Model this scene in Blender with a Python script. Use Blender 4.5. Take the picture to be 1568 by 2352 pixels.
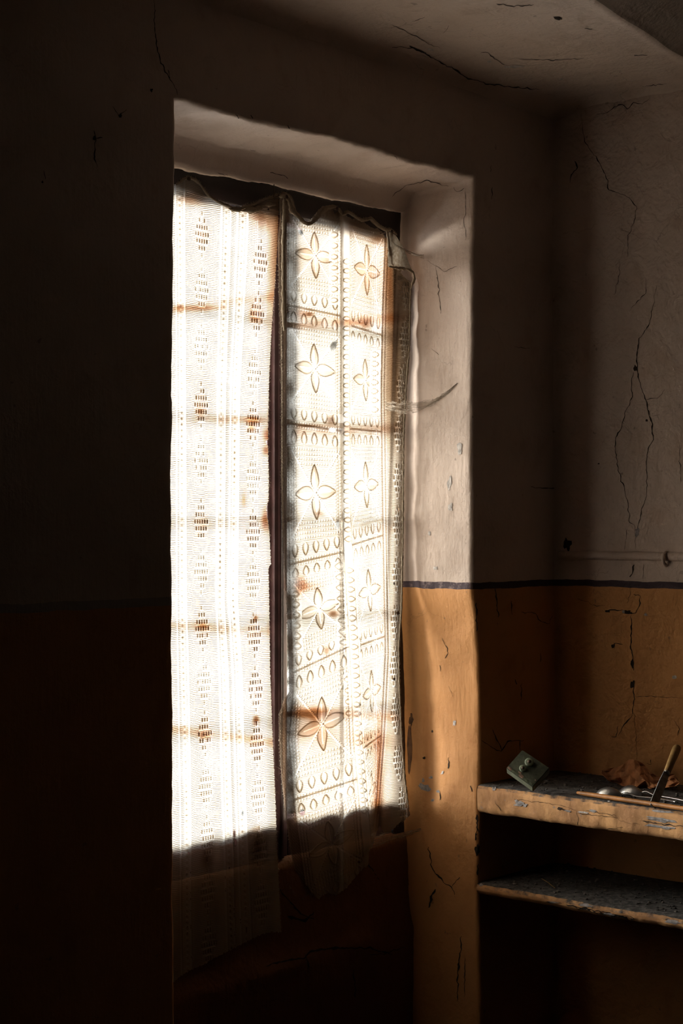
import bpy, bmesh, math, random
import numpy as np
from mathutils import Vector, Matrix
from mathutils.bvhtree import BVHTree
from mathutils import noise as mnoise

for o in list(bpy.data.objects):
    bpy.data.objects.remove(o)
C = bpy.context.scene.collection
S = bpy.context.scene
random.seed(7); rng = np.random.default_rng(7)

# ------------------------------------------------------------------ camera
F = 3813.0                                   # focal length in pixels of the 1568x2352 frame
CAM = Vector((-3.174, -2.339, 1.5))
VIEW = Vector((0.755, 0.656, 0.0)).normalized()
RIGHT = Vector((VIEW.y, -VIEW.x, 0.0))
cd = bpy.data.cameras.new('camera'); cam = bpy.data.objects.new('camera', cd); C.objects.link(cam)
cam.location = CAM
cam.rotation_euler = (math.pi / 2, 0, math.atan2(VIEW.y, VIEW.x) - math.pi / 2)
cd.sensor_fit = 'HORIZONTAL'; cd.sensor_width = 24.0; cd.lens = F / 1568 * 24
cd.shift_y = 24 / 1568
cd.clip_start = 0.05; cd.clip_end = 200
S.camera = cam

# ------------------------------------------------------------------ sky, sun, exposure
w = bpy.data.worlds.new('sky'); S.world = w; w.use_nodes = True
wn = w.node_tree; bg = wn.nodes['Background']
bg.inputs[0].default_value = (0.93, 0.96, 1.0, 1); bg.inputs[1].default_value = 10.5
sd = bpy.data.lights.new('sun', 'SUN'); sun = bpy.data.objects.new('sun', sd); C.objects.link(sun)
sd.energy = 36; sd.angle = math.radians(38); sd.color = (1.0, 0.95, 0.88)
sdir = Vector((0.30, -1.0, -0.13)).normalized()      # the way the sunlight travels
sun.rotation_euler = sdir.to_track_quat('-Z', 'Y').to_euler()
sun.location = (0, 6, 3)
vs = S.view_settings
S.display_settings.display_device = 'sRGB'
vs.view_transform = 'Standard'; vs.look = 'None'; vs.exposure = 0.84; vs.gamma = 1.0; vs.use_curve_mapping = False
S.cycles.max_bounces = 6; S.cycles.transparent_max_bounces = 10
S.cycles.use_adaptive_sampling = True; S.cycles.adaptive_threshold = 0.02
S.cycles.caustics_reflective = False; S.cycles.caustics_refractive = False
S.cycles.sample_clamp_indirect = 6.0

# ------------------------------------------------------------------ helpers
def ray(px, py):
    d = VIEW + RIGHT * ((px - 784) / F) + Vector((0, 0, 1)) * (-(py - 1200) / F)
    return d
def at_depth(px, py, d): return CAM + ray(px, py) * d
def at_y(px, py, Y):
    r = ray(px, py); return CAM + r * ((Y - CAM.y) / r.y)
def at_x(px, py, X):
    r = ray(px, py); return CAM + r * ((X - CAM.x) / r.x)
def at_z(px, py, Z):
    r = ray(px, py); return CAM + r * ((Z - CAM.z) / r.z)

def tag(o, label=None, cat=None, group=None, kind=None):
    if label: o['label'] = label
    if cat: o['category'] = cat
    if group: o['group'] = group
    if kind: o['kind'] = kind
    return o
def empty(name, loc=(0, 0, 0)):
    o = bpy.data.objects.new(name, None); C.objects.link(o); o.location = loc; o.empty_display_size = 0.02
    return o
def mesh_obj(name, verts, faces, mat, parent=None, smooth=True):
    me = bpy.data.meshes.new(name)
    me.from_pydata([tuple(v) for v in verts], [], faces); me.update()
    if smooth:
        me.polygons.foreach_set('use_smooth', [True] * len(me.polygons))
    o = bpy.data.objects.new(name, me); C.objects.link(o)
    if mat: me.materials.append(mat)
    if parent:
        o.parent = parent
        o.matrix_parent_inverse = Matrix.Translation(-Vector(parent.location)) if parent.type == 'EMPTY' else Matrix()
    return o
def bm_obj(name, bm, mat, parent=None, smooth=True):
    me = bpy.data.meshes.new(name); bm.to_mesh(me); bm.free()
    if smooth: me.polygons.foreach_set('use_smooth', [True] * len(me.polygons))
    o = bpy.data.objects.new(name, me); C.objects.link(o)
    if mat: me.materials.append(mat)
    if parent:
        o.parent = parent
        o.matrix_parent_inverse = Matrix.Translation(-Vector(parent.location)) if parent.type == 'EMPTY' else Matrix()
    return o
def grid_faces(nu, nv, flip=False):
    f = []
    for i in range(nu - 1):
        for j in range(nv - 1):
            a = i * nv + j; q = (a, a + 1, a + nv + 1, a + nv)
            f.append(q[::-1] if flip else q)
    return f
def vn(x, y, z=0.0, s=1.0, seed=0.0):
    return mnoise.noise(Vector((x * s + seed, y * s - seed * .7, z * s + seed * 1.3)))
def box_bm(x0, x1, y0, y1, z0, z1, bev=0.0, seg=2):
    bm = bmesh.new()
    bmesh.ops.create_cube(bm, size=1.0)
    for v in bm.verts:
        v.co = Vector((x0 + (v.co.x + .5) * (x1 - x0), y0 + (v.co.y + .5) * (y1 - y0), z0 + (v.co.z + .5) * (z1 - z0)))
    if bev: bmesh.ops.bevel(bm, geom=list(bm.edges), offset=bev, segments=seg, affect='EDGES', profile=.6)
    return bm
def tube(verts, faces, pts, rad, n=6, cap=True):
    base = len(verts); m = len(pts)
    for i, p in enumerate(pts):
        p = Vector(p)
        t = (Vector(pts[min(i + 1, m - 1)]) - Vector(pts[max(i - 1, 0)]))
        if t.length < 1e-9: t = Vector((0, 0, 1))
        t.normalize()
        a = t.cross(Vector((0.3, 0.9, 0.31))); a.normalize(); b = t.cross(a)
        r = rad[i] if hasattr(rad, '__len__') else rad
        for k in range(n):
            th = 2 * math.pi * k / n
            verts.append(p + a * (math.cos(th) * r) + b * (math.sin(th) * r))
    for i in range(m - 1):
        for k in range(n):
            a0 = base + i * n + k; a1 = base + i * n + (k + 1) % n
            faces.append((a0, a1, a1 + n, a0 + n))
    if cap:
        faces.append(tuple(base + k for k in range(n))[::-1]); faces.append(tuple(base + (m - 1) * n + k for k in range(n)))

# ------------------------------------------------------------------ materials
def new_mat(name):
    m = bpy.data.materials.new(name); m.use_nodes = True
    return m, m.node_tree, m.node_tree.nodes, m.node_tree.links
def N(nt, typ, **kw):
    n = nt.nodes.new(typ)
    for k, v in kw.items(): setattr(n, k, v)
    return n
def math_n(nt, op, a, b=None, c=None):
    n = nt.nodes.new('ShaderNodeMath'); n.operation = op
    for i, v in enumerate((a, b, c)):
        if v is None: continue
        if isinstance(v, (int, float)): n.inputs[i].default_value = v
        else: nt.links.new(v, n.inputs[i])
    return n.outputs[0]
def mixc(nt, fac, a, b, mode='MIX'):
    n = nt.nodes.new('ShaderNodeMix'); n.data_type = 'RGBA'; n.blend_type = mode
    for sock, v in ((n.inputs[0], fac), (n.inputs[6], a), (n.inputs[7], b)):
        if isinstance(v, (int, float)): sock.default_value = v
        elif isinstance(v, tuple): sock.default_value = v if len(v) == 4 else v + (1,)
        else: nt.links.new(v, sock)
    return n.outputs[2]
def noise_n(nt, vec, scale, detail=4, rough=.55, dist=0.0):
    n = nt.nodes.new('ShaderNodeTexNoise'); n.inputs['Scale'].default_value = scale
    n.inputs['Detail'].default_value = detail; n.inputs['Roughness'].default_value = rough; n.inputs['Distortion'].default_value = dist
    nt.links.new(vec, n.inputs['Vector']); return n.outputs[0]
def ramp(nt, fac, p0, p1):
    n = nt.nodes.new('ShaderNodeMapRange'); n.interpolation_type = 'SMOOTHSTEP'
    nt.links.new(fac, n.inputs[0]); n.inputs[1].default_value = p0; n.inputs[2].default_value = p1
    return n.outputs[0]

def simple(name, col, rough=.6, metal=0.0, var=.25, scale=60, bump=.2, spec=.3):
    m, nt, nd, lk = new_mat(name); b = nd['Principled BSDF']
    tc = N(nt, 'ShaderNodeTexCoord'); v = tc.outputs['Object']
    n1 = noise_n(nt, v, scale, 5)
    dark = tuple(c * (1 - var) for c in col); lite = tuple(min(1, c * (1 + var)) for c in col)
    lk.new(mixc(nt, ramp(nt, n1, .3, .7), dark, lite), b.inputs['Base Color'])
    b.inputs['Roughness'].default_value = rough; b.inputs['Metallic'].default_value = metal
    b.inputs['Specular IOR Level'].default_value = spec
    if bump:
        bp = N(nt, 'ShaderNodeBump'); bp.inputs['Strength'].default_value = bump; bp.inputs['Distance'].default_value = .002
        lk.new(noise_n(nt, v, scale * 2.3, 6), bp.inputs['Height']); lk.new(bp.outputs[0], b.inputs['Normal'])
    return m

UP = (0.60, 0.475, 0.40); LOW = (0.60, 0.285, 0.105)
def plaster(name, two_tone=True, lumpy=1.0, up=UP, low=LOW):
    m, nt, nd, lk = new_mat(name); b = nd['Principled BSDF']
    g = N(nt, 'ShaderNodeNewGeometry'); P = g.outputs['Position']
    sp = N(nt, 'ShaderNodeSeparateXYZ'); lk.new(P, sp.inputs[0])
    big = noise_n(nt, P, 2.2, 3, .6); mid = noise_n(nt, P, 11, 4, .62, .3); fine = noise_n(nt, P, 90, 3, .6)
    tiny = noise_n(nt, P, 260, 3, .6)
    z = math_n(nt, 'ADD', sp.outputs[2], math_n(nt, 'MULTIPLY', math_n(nt, 'SUBTRACT', noise_n(nt, P, 14, 3), .5), .010))
    upc = mixc(nt, ramp(nt, big, .35, .68), tuple(c * .86 for c in up), up)
    upc = mixc(nt, math_n(nt, 'MULTIPLY', ramp(nt, mid, .56, .74), .35), upc, (up[0] * .62, up[1] * .52, up[2] * .44))
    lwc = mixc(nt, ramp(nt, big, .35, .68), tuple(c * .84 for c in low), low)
    lwc = mixc(nt, math_n(nt, 'MULTIPLY', ramp(nt, mid, .54, .74), .4), lwc, (low[0] * .6, low[1] * .5, low[2] * .45))
    if two_tone:
        isup = math_n(nt, 'GREATER_THAN', z, 1.357)
        islow = math_n(nt, 'LESS_THAN', z, 1.341)
        stripe = mixc(nt, math_n(nt, 'LESS_THAN', sp.outputs[0], -.8), (.055, .035, .042), (.34, .30, .27))
        worn = math_n(nt, 'MULTIPLY', ramp(nt, noise_n(nt, P, 55, 5, .7), .5, .62),
                      math_n(nt, 'MULTIPLY', math_n(nt, 'LESS_THAN', sp.outputs[0], .03), math_n(nt, 'GREATER_THAN', sp.outputs[1], .004)))
        stripe = mixc(nt, math_n(nt, 'MULTIPLY', worn, .45), stripe, (.32, .24, .23))
        col = mixc(nt, islow, stripe, lwc); col = mixc(nt, isup, col, upc)
    else: col = upc
    spots = ramp(nt, tiny, .70, .76)
    col = mixc(nt, math_n(nt, 'MULTIPLY', spots, .5), col, (.10, .06, .04))
    spots2 = ramp(nt, noise_n(nt, P, 38, 3, .5), .71, .75)
    col = mixc(nt, math_n(nt, 'MULTIPLY', spots2, .45), col, (.13, .09, .07))
    # hairline craquelure, broken up so that only stretches of it show
    dn = N(nt, 'ShaderNodeTexNoise'); dn.inputs['Scale'].default_value = 7; dn.inputs['Detail'].default_value = 5; lk.new(P, dn.inputs['Vector'])
    va = N(nt, 'ShaderNodeVectorMath'); va.operation = 'MULTIPLY_ADD'; lk.new(dn.outputs['Color'], va.inputs[0]); va.inputs[1].default_value = (.22, .22, .22); lk.new(P, va.inputs[2])
    vo = N(nt, 'ShaderNodeTexVoronoi'); vo.feature = 'DISTANCE_TO_EDGE'; vo.inputs['Scale'].default_value = 6.5; lk.new(va.outputs[0], vo.inputs['Vector'])
    hair = math_n(nt, 'MULTIPLY', math_n(nt, 'SUBTRACT', 1.0, ramp(nt, vo.outputs[0], .002, .011)), ramp(nt, noise_n(nt, P, 4.5, 2, .6), .54, .64))
    col = mixc(nt, math_n(nt, 'MULTIPLY', hair, .34 * min(1, lumpy)), col, (.09, .055, .04))
    blot = ramp(nt, noise_n(nt, P, 6, 4, .75, .8), .45, .75)
    col = mixc(nt, math_n(nt, 'MULTIPLY', blot, .28), col, mixc(nt, 1.0, col, (.60, .52, .45), 'MULTIPLY'))
    lk.new(col, b.inputs['Base Color'])
    b.inputs['Roughness'].default_value = .72; b.inputs['Specular IOR Level'].default_value = .25
    # brush marks run upright, dents and blisters on top
    mp = N(nt, 'ShaderNodeMapping'); mp.inputs['Scale'].default_value = (120, 120, 12); lk.new(P, mp.inputs[0])
    brush = noise_n(nt, mp.outputs[0], 1.0, 3, .5)
    h = math_n(nt, 'ADD', math_n(nt, 'MULTIPLY', noise_n(nt, P, 22, 3, .55, .4), 1.2 * lumpy), math_n(nt, 'MULTIPLY', brush, .22))
    h = math_n(nt, 'ADD', h, math_n(nt, 'MULTIPLY', fine, .30))
    bp = N(nt, 'ShaderNodeBump'); bp.inputs['Strength'].default_value = min(1, .45 + .35 * lumpy); bp.inputs['Distance'].default_value = .006
    lk.new(h, bp.inputs['Height']); lk.new(bp.outputs[0], b.inputs['Normal'])
    return m
M = {}
M['wall'] = plaster('painted_plaster', True, .5)
M['wall_lumpy'] = plaster('lumpy_plaster', True, 1.5)
M['ceiling'] = plaster('ceiling_plaster', False, .9, up=(.66, .525, .44))
M['sill'] = plaster('dark_low_plaster', True, 1.0, low=(.20, .085, .035))  # lower paint darker here than on the other walls
M['ceiling_shade'] = plaster('shaded_ceiling_plaster', False, .9, up=(.33, .255, .21))  # darker copy of the ceiling plaster, shade of the slope painted in
M['dark_wall'] = simple('brown_wall', (.025, .02, .016), .8)
M['door_wood'] = simple('dark_door_wood', (.035, .022, .014), .6, scale=20)
M['floor'] = simple('dusty_floor', (.02, .015, .011), .8)
M['crack'] = simple('crack_shadow', (.028, .018, .012), .95, var=.3)
M['chip'] = simple('bare_plaster', (.26, .23, .22), .85, var=.35, scale=120)
M['chip_pale'] = simple('pale_plaster', (.50, .45, .42), .85, var=.3, scale=120)
M['frame'] = simple('brown_window_paint', (.013, .006, .0055), .45, var=.3, scale=25, bump=.15, spec=.5)
M['frame_sheen'] = simple('purple_sheen_brown_paint', (.085, .045, .048), .33, var=.3, scale=22, bump=.15, spec=.5)  # purple reflection on the gloss paint put into the base colour
M['soot'] = simple('soot', (.02, .014, .010), .95, var=.4)
M['gap_dark'] = simple('dark_gap_mark', (.10, .05, .025), .9, var=.4)  # stands for the dark gap beside the window frame
M['ledge'] = simple('dusty_shelf_top', (.10, .085, .075), .9, var=.5, scale=50, bump=.6)
M['nail'] = simple('rusty_iron', (.06, .035, .022), .6, .6)

def shelf_mat():
    m, nt, nd, lk = new_mat('shelf_paint'); b = nd['Principled BSDF']
    g = N(nt, 'ShaderNodeNewGeometry'); P = g.outputs['Position']
    mid = noise_n(nt, P, 13, 6, .6, .4); big = noise_n(nt, P, 4, 4)
    col = mixc(nt, ramp(nt, mid, .35, .7), (.36, .17, .065), (.60, .31, .12))
    grey = ramp(nt, noise_n(nt, P, 48, 6, .68, .3), .62, .68)
    col = mixc(nt, math_n(nt, 'MULTIPLY', grey, .65), col, (.22, .18, .165))
    sn = N(nt, 'ShaderNodeSeparateXYZ'); lk.new(g.outputs['True Normal'], sn.inputs[0])
    top = ramp(nt, math_n(nt, 'ADD', sn.outputs[2], math_n(nt, 'MULTIPLY', math_n(nt, 'SUBTRACT', noise_n(nt, P, 60, 5), .5), .8)), .45, .75)
    dust = mixc(nt, ramp(nt, noise_n(nt, P, 70, 6, .7), .4, .66), (.016, .012, .010), (.105, .09, .08))
    col = mixc(nt, top, col, dust)
    lk.new(col, b.inputs['Base Color']); b.inputs['Roughness'].default_value = .85
    bp = N(nt, 'ShaderNodeBump'); bp.inputs['Strength'].default_value = .5; bp.inputs['Distance'].default_value = .004
    lk.new(noise_n(nt, P, 40, 7, .65, .4), bp.inputs['Height']); lk.new(bp.outputs[0], b.inputs['Normal'])
    return m
M['shelf'] = shelf_mat()

OPEN = .20
def cloth_mat(name, attrs=True, dens0=1.1, k=(.30, .24, .18), t0=(.320, .312, .296)):
    """thin knitted cotton: light that comes through browns with the thickness of the yarn"""
    m, nt, nd, lk = new_mat(name)
    nd.remove(nd['Principled BSDF']); out = nd['Material Output']
    g = N(nt, 'ShaderNodeTexCoord'); P = g.outputs['Object']
    sp = N(nt, 'ShaderNodeSeparateXYZ'); lk.new(P, sp.inputs[0])
    if attrs:
        at = lambda n: (lambda a: (setattr(a, 'attribute_name', n), a.outputs['Fac'])[1])(N(nt, 'ShaderNodeAttribute'))
        dens, rib, hole, rust_shade = at('dens'), at('rib'), at('hole'), at('rust_shade')
        zz = math_n(nt, 'ADD', sp.outputs[2], math_n(nt, 'MULTIPLY', noise_n(nt, P, 18, 3, .5), .010))
        wave = math_n(nt, 'SINE', math_n(nt, 'MULTIPLY', zz, 2 * math.pi / .0037))
        wave = ramp(nt, wave, .05, 1.0)
        # the stitches within one rib
        mpp = N(nt, 'ShaderNodeMapping'); mpp.inputs['Scale'].default_value = (420, 420, 160); lk.new(P, mpp.inputs[0])
        st = noise_n(nt, mpp.outputs[0], 1.0, 2, .5)
        d = math_n(nt, 'ADD', dens, math_n(nt, 'MULTIPLY', math_n(nt, 'MULTIPLY', wave, rib), math_n(nt, 'ADD', .55, st)))
        d = math_n(nt, 'ADD', d, math_n(nt, 'MULTIPLY', math_n(nt, 'SUBTRACT', noise_n(nt, P, 9, 4, .6), .5), .5))
        d = math_n(nt, 'MAXIMUM', d, 0.0)
    else:
        d = math_n(nt, 'ADD', dens0, math_n(nt, 'MULTIPLY', math_n(nt, 'SUBTRACT', noise_n(nt, P, 160, 4, .7), .5), 2.2))
        d = math_n(nt, 'MAXIMUM', d, 0.0)
    comb = N(nt, 'ShaderNodeCombineColor')
    for i in range(3):
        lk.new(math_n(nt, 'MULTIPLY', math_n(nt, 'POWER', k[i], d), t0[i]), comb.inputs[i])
    col = comb.outputs[0]
    dif = mixc(nt, math_n(nt, 'MINIMUM', math_n(nt, 'MULTIPLY', d, .14 if attrs else .6), 1.0), (.62, .53, .42), (.36, .26, .165))
    if attrs:
        col = mixc(nt, rust_shade, col, mixc(nt, 1.0, col, (1.0, .50, .26), 'MULTIPLY'))
        dif = mixc(nt, math_n(nt, 'MULTIPLY', rust_shade, .8), dif, (.22, .10, .045))
    tr = N(nt, 'ShaderNodeBsdfTranslucent'); lk.new(col, tr.inputs[0])
    df = N(nt, 'ShaderNodeBsdfDiffuse'); lk.new(dif, df.inputs[0])
    bp = N(nt, 'ShaderNodeBump'); bp.inputs['Strength'].default_value = .5; bp.inputs['Distance'].default_value = .001
    lk.new(d, bp.inputs['Height']); lk.new(bp.outputs[0], df.inputs['Normal'])
    mx = N(nt, 'ShaderNodeMixShader'); mx.inputs[0].default_value = .5; lk.new(df.outputs[0], mx.inputs[1]); lk.new(tr.outputs[0], mx.inputs[2])
    if attrs:
        tp = N(nt, 'ShaderNodeBsdfTransparent'); m2 = N(nt, 'ShaderNodeMixShader')
        # the open mesh between the stitches lets some light straight through
        opn = math_n(nt, 'MULTIPLY', math_n(nt, 'SUBTRACT', 1.0, ramp(nt, d, -.2, 3.0)), OPEN)
        lk.new(math_n(nt, 'MAXIMUM', hole, opn), m2.inputs[0]); lk.new(mx.outputs[0], m2.inputs[1]); lk.new(tp.outputs[0], m2.inputs[2])
        lk.new(m2.outputs[0], out.inputs[0])
    else: lk.new(mx.outputs[0], out.inputs[0])
    return m
M['cloth'] = cloth_mat('knitted_cotton')
M['hem'] = cloth_mat('rolled_cotton', False, .85)
M['thread'] = cloth_mat('loose_thread', False, .5)

def web_mat(dens=.35):
    m, nt, nd, lk = new_mat('cobweb'); nd.remove(nd['Principled BSDF']); out = nd['Material Output']
    g = N(nt, 'ShaderNodeTexCoord'); P = g.outputs['Object']
    mp = N(nt, 'ShaderNodeMapping'); mp.inputs['Scale'].default_value = (25, 25, 160); lk.new(P, mp.inputs[0])
    a = math_n(nt, 'MULTIPLY', ramp(nt, noise_n(nt, mp.outputs[0], 1, 5, .7), .38, .68), dens)
    df = N(nt, 'ShaderNodeBsdfDiffuse'); df.inputs[0].default_value = (.55, .46, .38, 1)
    tl = N(nt, 'ShaderNodeBsdfTranslucent'); tl.inputs[0].default_value = (.5, .42, .34, 1)
    m1 = N(nt, 'ShaderNodeMixShader'); lk.new(df.outputs[0], m1.inputs[1]); lk.new(tl.outputs[0], m1.inputs[2])
    tp = N(nt, 'ShaderNodeBsdfTransparent'); m2 = N(nt, 'ShaderNodeMixShader')
    lk.new(a, m2.inputs[0]); lk.new(tp.outputs[0], m2.inputs[1]); lk.new(m1.outputs[0], m2.inputs[2]); lk.new(m2.outputs[0], out.inputs[0])
    return m
M['web'] = web_mat(.62)
def glass_mat():
    m, nt, nd, lk = new_mat('dusty_glass'); nd.remove(nd['Principled BSDF']); out = nd['Material Output']
    g = N(nt, 'ShaderNodeTexCoord')
    tp = N(nt, 'ShaderNodeBsdfTransparent'); tp.inputs[0].default_value = (.93, .95, .94, 1)
    gl = N(nt, 'ShaderNodeBsdfGlossy'); gl.inputs['Roughness'].default_value = .03
    fr = N(nt, 'ShaderNodeFresnel'); m1 = N(nt, 'ShaderNodeMixShader')
    lk.new(fr.outputs[0], m1.inputs[0]); lk.new(tp.outputs[0], m1.inputs[1]); lk.new(gl.outputs[0], m1.inputs[2])
    tl = N(nt, 'ShaderNodeBsdfTranslucent'); tl.inputs[0].default_value = (.8, .8, .78, 1)
    m2 = N(nt, 'ShaderNodeMixShader')
    lk.new(math_n(nt, 'MULTIPLY', ramp(nt, noise_n(nt, g.outputs['Object'], 14, 5, .6),   .4, .8), .05), m2.inputs[0])
    lk.new(m1.outputs[0], m2.inputs[1]); lk.new(tl.outputs[0], m2.inputs[2]); lk.new(m2.outputs[0], out.inputs[0])
    return m
M['glass'] = glass_mat()

# ------------------------------------------------------------------ the room
ZT = 2.315; XL = -.966; XR = 0.0; CEIL = 2.55; XW = .345
def jr(z):    # how far the right edge of the opening wanders
    return float(np.interp(z, [0, .31, .675, .88, 1.09, 1.27, 1.34, 1.40, 1.81, 2.1, 2.315],
                           [.02, .02, .012, .018, .014, .004, -.008, -.012, -.015, -.008, 0]))
def jl(z): return float(np.interp(z, [0, .6, 1.0, 1.5, 1.9, 2.315], [0, -.004, -.007, -.009, -.006, 0])) + .0015 * vn(z, 3, 0, 9)
def soffit(y, x):
    t = min(1, max(0, (y - .178) / .034)); t = t * t * (3 - 2 * t)
    return -.044 * t - .016 * t * min(1, max(0, -x / .966)) - .01 * min(1, max(0, y / .2))
prof = [(0, .26), (0, .235), (0, .222), (0, .213), (0, .203), (0, .193), (0, .182), (0, .17), (0, .158), (0, .146), (0, .13), (0, .11), (0, .09), (0, .065), (0, .04), (0, .02),
        (0, .010), (.002, .004), (.007, .0008), (.015, 0), (.035, 0), (.06, 0)]
offs = [(o, o, o, y) for o, y in prof]
for k in range(1, 15):
    f = k / 14
    offs.append((.06 + f * f * 4.974, .06 + f * .28, .06 + f * .290, 0.0))
nL, nT = 170, 90
verts = []; rows = len(offs)
for side, n in (('L', nL), ('T', nT), ('R', nL)):
    for i in range(n + (1 if side == 'R' else 0)):
        s = i / n
        for (oL, oT, oR, y) in offs:
            wgt = math.exp(-max(oL, 0) / .04) if oL < 3 else 0
            wr = math.exp(-oR / .12)
            if side == 'L': x = XL - oL; z = s * (ZT + oT); cornerT = s
            elif side == 'T': x = XL - oL + s * (XR + oR - XL + oL); z = ZT + oT
            else: x = XR + oR; z = (1 - s) * (ZT + oT)
            dz = soffit(y, x)
            if side == 'T': zz = z + dz; 
            else: zz = z + dz * (z / (ZT + oT)) ** 8
            rough = .0028 * vn(x * 1.1, zz, y, 16, 4) + .0016 * vn(x, zz, y, 60, 9)
            if side == 'L': xx = x + jl(z) * wgt + rough * wgt
            elif side == 'R': xx = x + (jr(z) + rough) * (wr if oR < .34 else 0) * (1.0)
            else:
                xx = x; zz += wgt * (rough * 1.6 - .004 * math.sin(s * 9) * math.sin(math.pi * s))
            yy = y + (.004 * vn(xx, zz, 0, 2.4, 5) + .0015 * vn(xx, zz, 0, 11, 2)) * (1 if y < .02 else 0)
            if oR >= .34 and side == 'R': yy = y
            # rounding of the wall into the ceiling
            verts.append((xx, yy, zz))
cols = nL + nT + nL + 1
wall_left = mesh_obj('wall_left', verts, grid_faces(cols, rows, flip=True), M['wall']); tag(wall_left, kind='structure')

# right wall, lumpy
def wall_right_pt(y, z):
    d = .007 * vn(y, z, 0, 3.1, 11) + .0042 * vn(y, z, 0, 12, 3) + .0022 * abs(vn(y, z, 0, 26, 8)) 
    up = 1 if z > 1.36 else .55
    e = min(1, -y / .03)
    r = .02 * math.exp(-(-y) / .008)                 # soft inside corner
    return (XW - d * up * e - r * .6, y, z)
ys = np.linspace(0.01, -.66, 180)
zs = np.concatenate([np.linspace(0, 2.62, 420), [3.0, 3.5]])
verts = [wall_right_pt(y, z) for y in ys for z in zs]
wall_right = mesh_obj('wall_right', verts, grid_faces(len(ys), len(zs), flip=True), M['wall_lumpy']); tag(wall_right, kind='structure')

# beyond the frame: added unseen dark door and dark wall to soak up bounce light
tag(mesh_obj('wall_side', [(XW - .004, -.652, 0), (XW - .004, -5.2, 0), (XW - .004, -5.2, 3.5), (XW - .004, -.652, 3.5), (XW - .03, -.652, 0), (XW + .03, -.652, 0), (XW + .03, -.652, 3.5), (XW - .03, -.652, 3.5)], [(0, 1, 2, 3), (4, 5, 6, 7)], M['dark_wall'], smooth=False), kind='structure')
door = empty('added_door_1', (XW, -1.2, 0)); tag(door, kind='structure')
for k in range(6): bm_obj('plank', box_bm(XW - .030, XW - .006, -.78 - k * .14 - .136, -.78 - k * .14, .02, 2.05, .003), M['door_wood'], door, smooth=False)
for z in (.35, 1.05, 1.75): bm_obj('batten', box_bm(XW - .052, XW - .030, -1.60, -.80, z, z + .10, .003), M['door_wood'], door, smooth=False)
bm_obj('door_frame', box_bm(XW - .045, XW - .005, -.78, -.70, 0, 2.13, .004), M['door_wood'], door, smooth=False)

# ceiling: level by the window, then a ridge and a slope that climbs away
def ceil_z(x, y):
    z = CEIL + .006 * vn(x, y, 0, 2.3, 7) + .002 * vn(x, y, 0, 9, 3)
    yr = -.489 + .154 * max(x, -1.2) + .0025 * math.sin(x * 17) + .0015 * vn(x, 0, 0, 9)
    if y < yr: z += min(.75, .42 * (yr - y))
    z -= .004 * math.exp(-((y - yr - .012) / .012) ** 2)
    z -= .035 * math.exp(y / .035) + .014 * math.exp((x - XW) / .02)
    return z
xs = np.concatenate([np.linspace(-6.0, -1.9, 20), np.linspace(-1.85, XW + .02, 220)])
ysc = np.concatenate([np.linspace(0.01, -.8, 130), np.linspace(-.85, -5.2, 24)])
ridge = lambda x: -.489 + .154 * max(x, -1.2) + .0025 * math.sin(x * 17) + .0015 * vn(x, 0, 0, 9)
def warp(x, y):
    yn = ysc[np.abs(ysc + .5).argmin()]                       # one row of the mesh follows the ridge
    return y + (ridge(x) - yn) * math.exp(-((y - yn) / .22) ** 2)
verts = [(x, warp(x, y), ceil_z(x, warp(x, y))) for x in xs for y in ysc]
ceiling = mesh_obj('ceiling', verts, grid_faces(len(xs), len(ysc)), M['ceiling']); tag(ceiling, kind='structure')
ceiling.data.materials.append(M['ceiling_shade'])
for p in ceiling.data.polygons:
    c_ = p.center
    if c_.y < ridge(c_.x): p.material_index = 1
tag(mesh_obj('floor', [(-6, .3, 0), (-6, -5.2, 0), (XW + .05, -5.2, 0), (XW + .05, .3, 0)], [(0, 1, 2, 3)], M['floor'], smooth=False), kind='structure')
tag(mesh_obj('wall_rear', [(-6, -5.2, 0), (-6, -5.2, 3.4), (XW, -5.2, 3.4), (XW, -5.2, 0)], [(0, 1, 2, 3)], M['dark_wall'], smooth=False), kind='structure')
tag(mesh_obj('wall_far', [(-6, .05, 0), (-6, .05, 3.4), (-6, -5.2, 3.4), (-6, -5.2, 0)], [(0, 1, 2, 3)], M['dark_wall'], smooth=False), kind='structure')

# masonry below the window and the crusted sill
pr = [(.240, .745), (.222, .735), (.218, .715), (.216, .68), (.213, .60), (.211, .57), (.210, .55), (.207, .53), (.202, .515), (.199, .50), (.199, .48), (.200, .45), (.201, .40), (.202, .3), (.202, .15), (.202, 0)]
nx = 90; verts = []
for i in range(nx):
    x = XL - .012 + (XR + .035 - XL + .012) * i / (nx - 1)
    for (y, z) in pr:
        n = vn(x, y, z, 14, 5) * .006 + vn(x, y, z, 45, 2) * .003
        lip = .012 * vn(x, 0, 0, 6, 21) if .48 < z < .53 else 0
        verts.append((x, y + n + lip, z + (.6 * n + .02 * vn(x, 0, 0, 5, 31) if .4 < z < .6 else 0)))
sill = mesh_obj('sill', verts, grid_faces(nx, len(pr), flip=True), M['sill'], wall_left)

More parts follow.
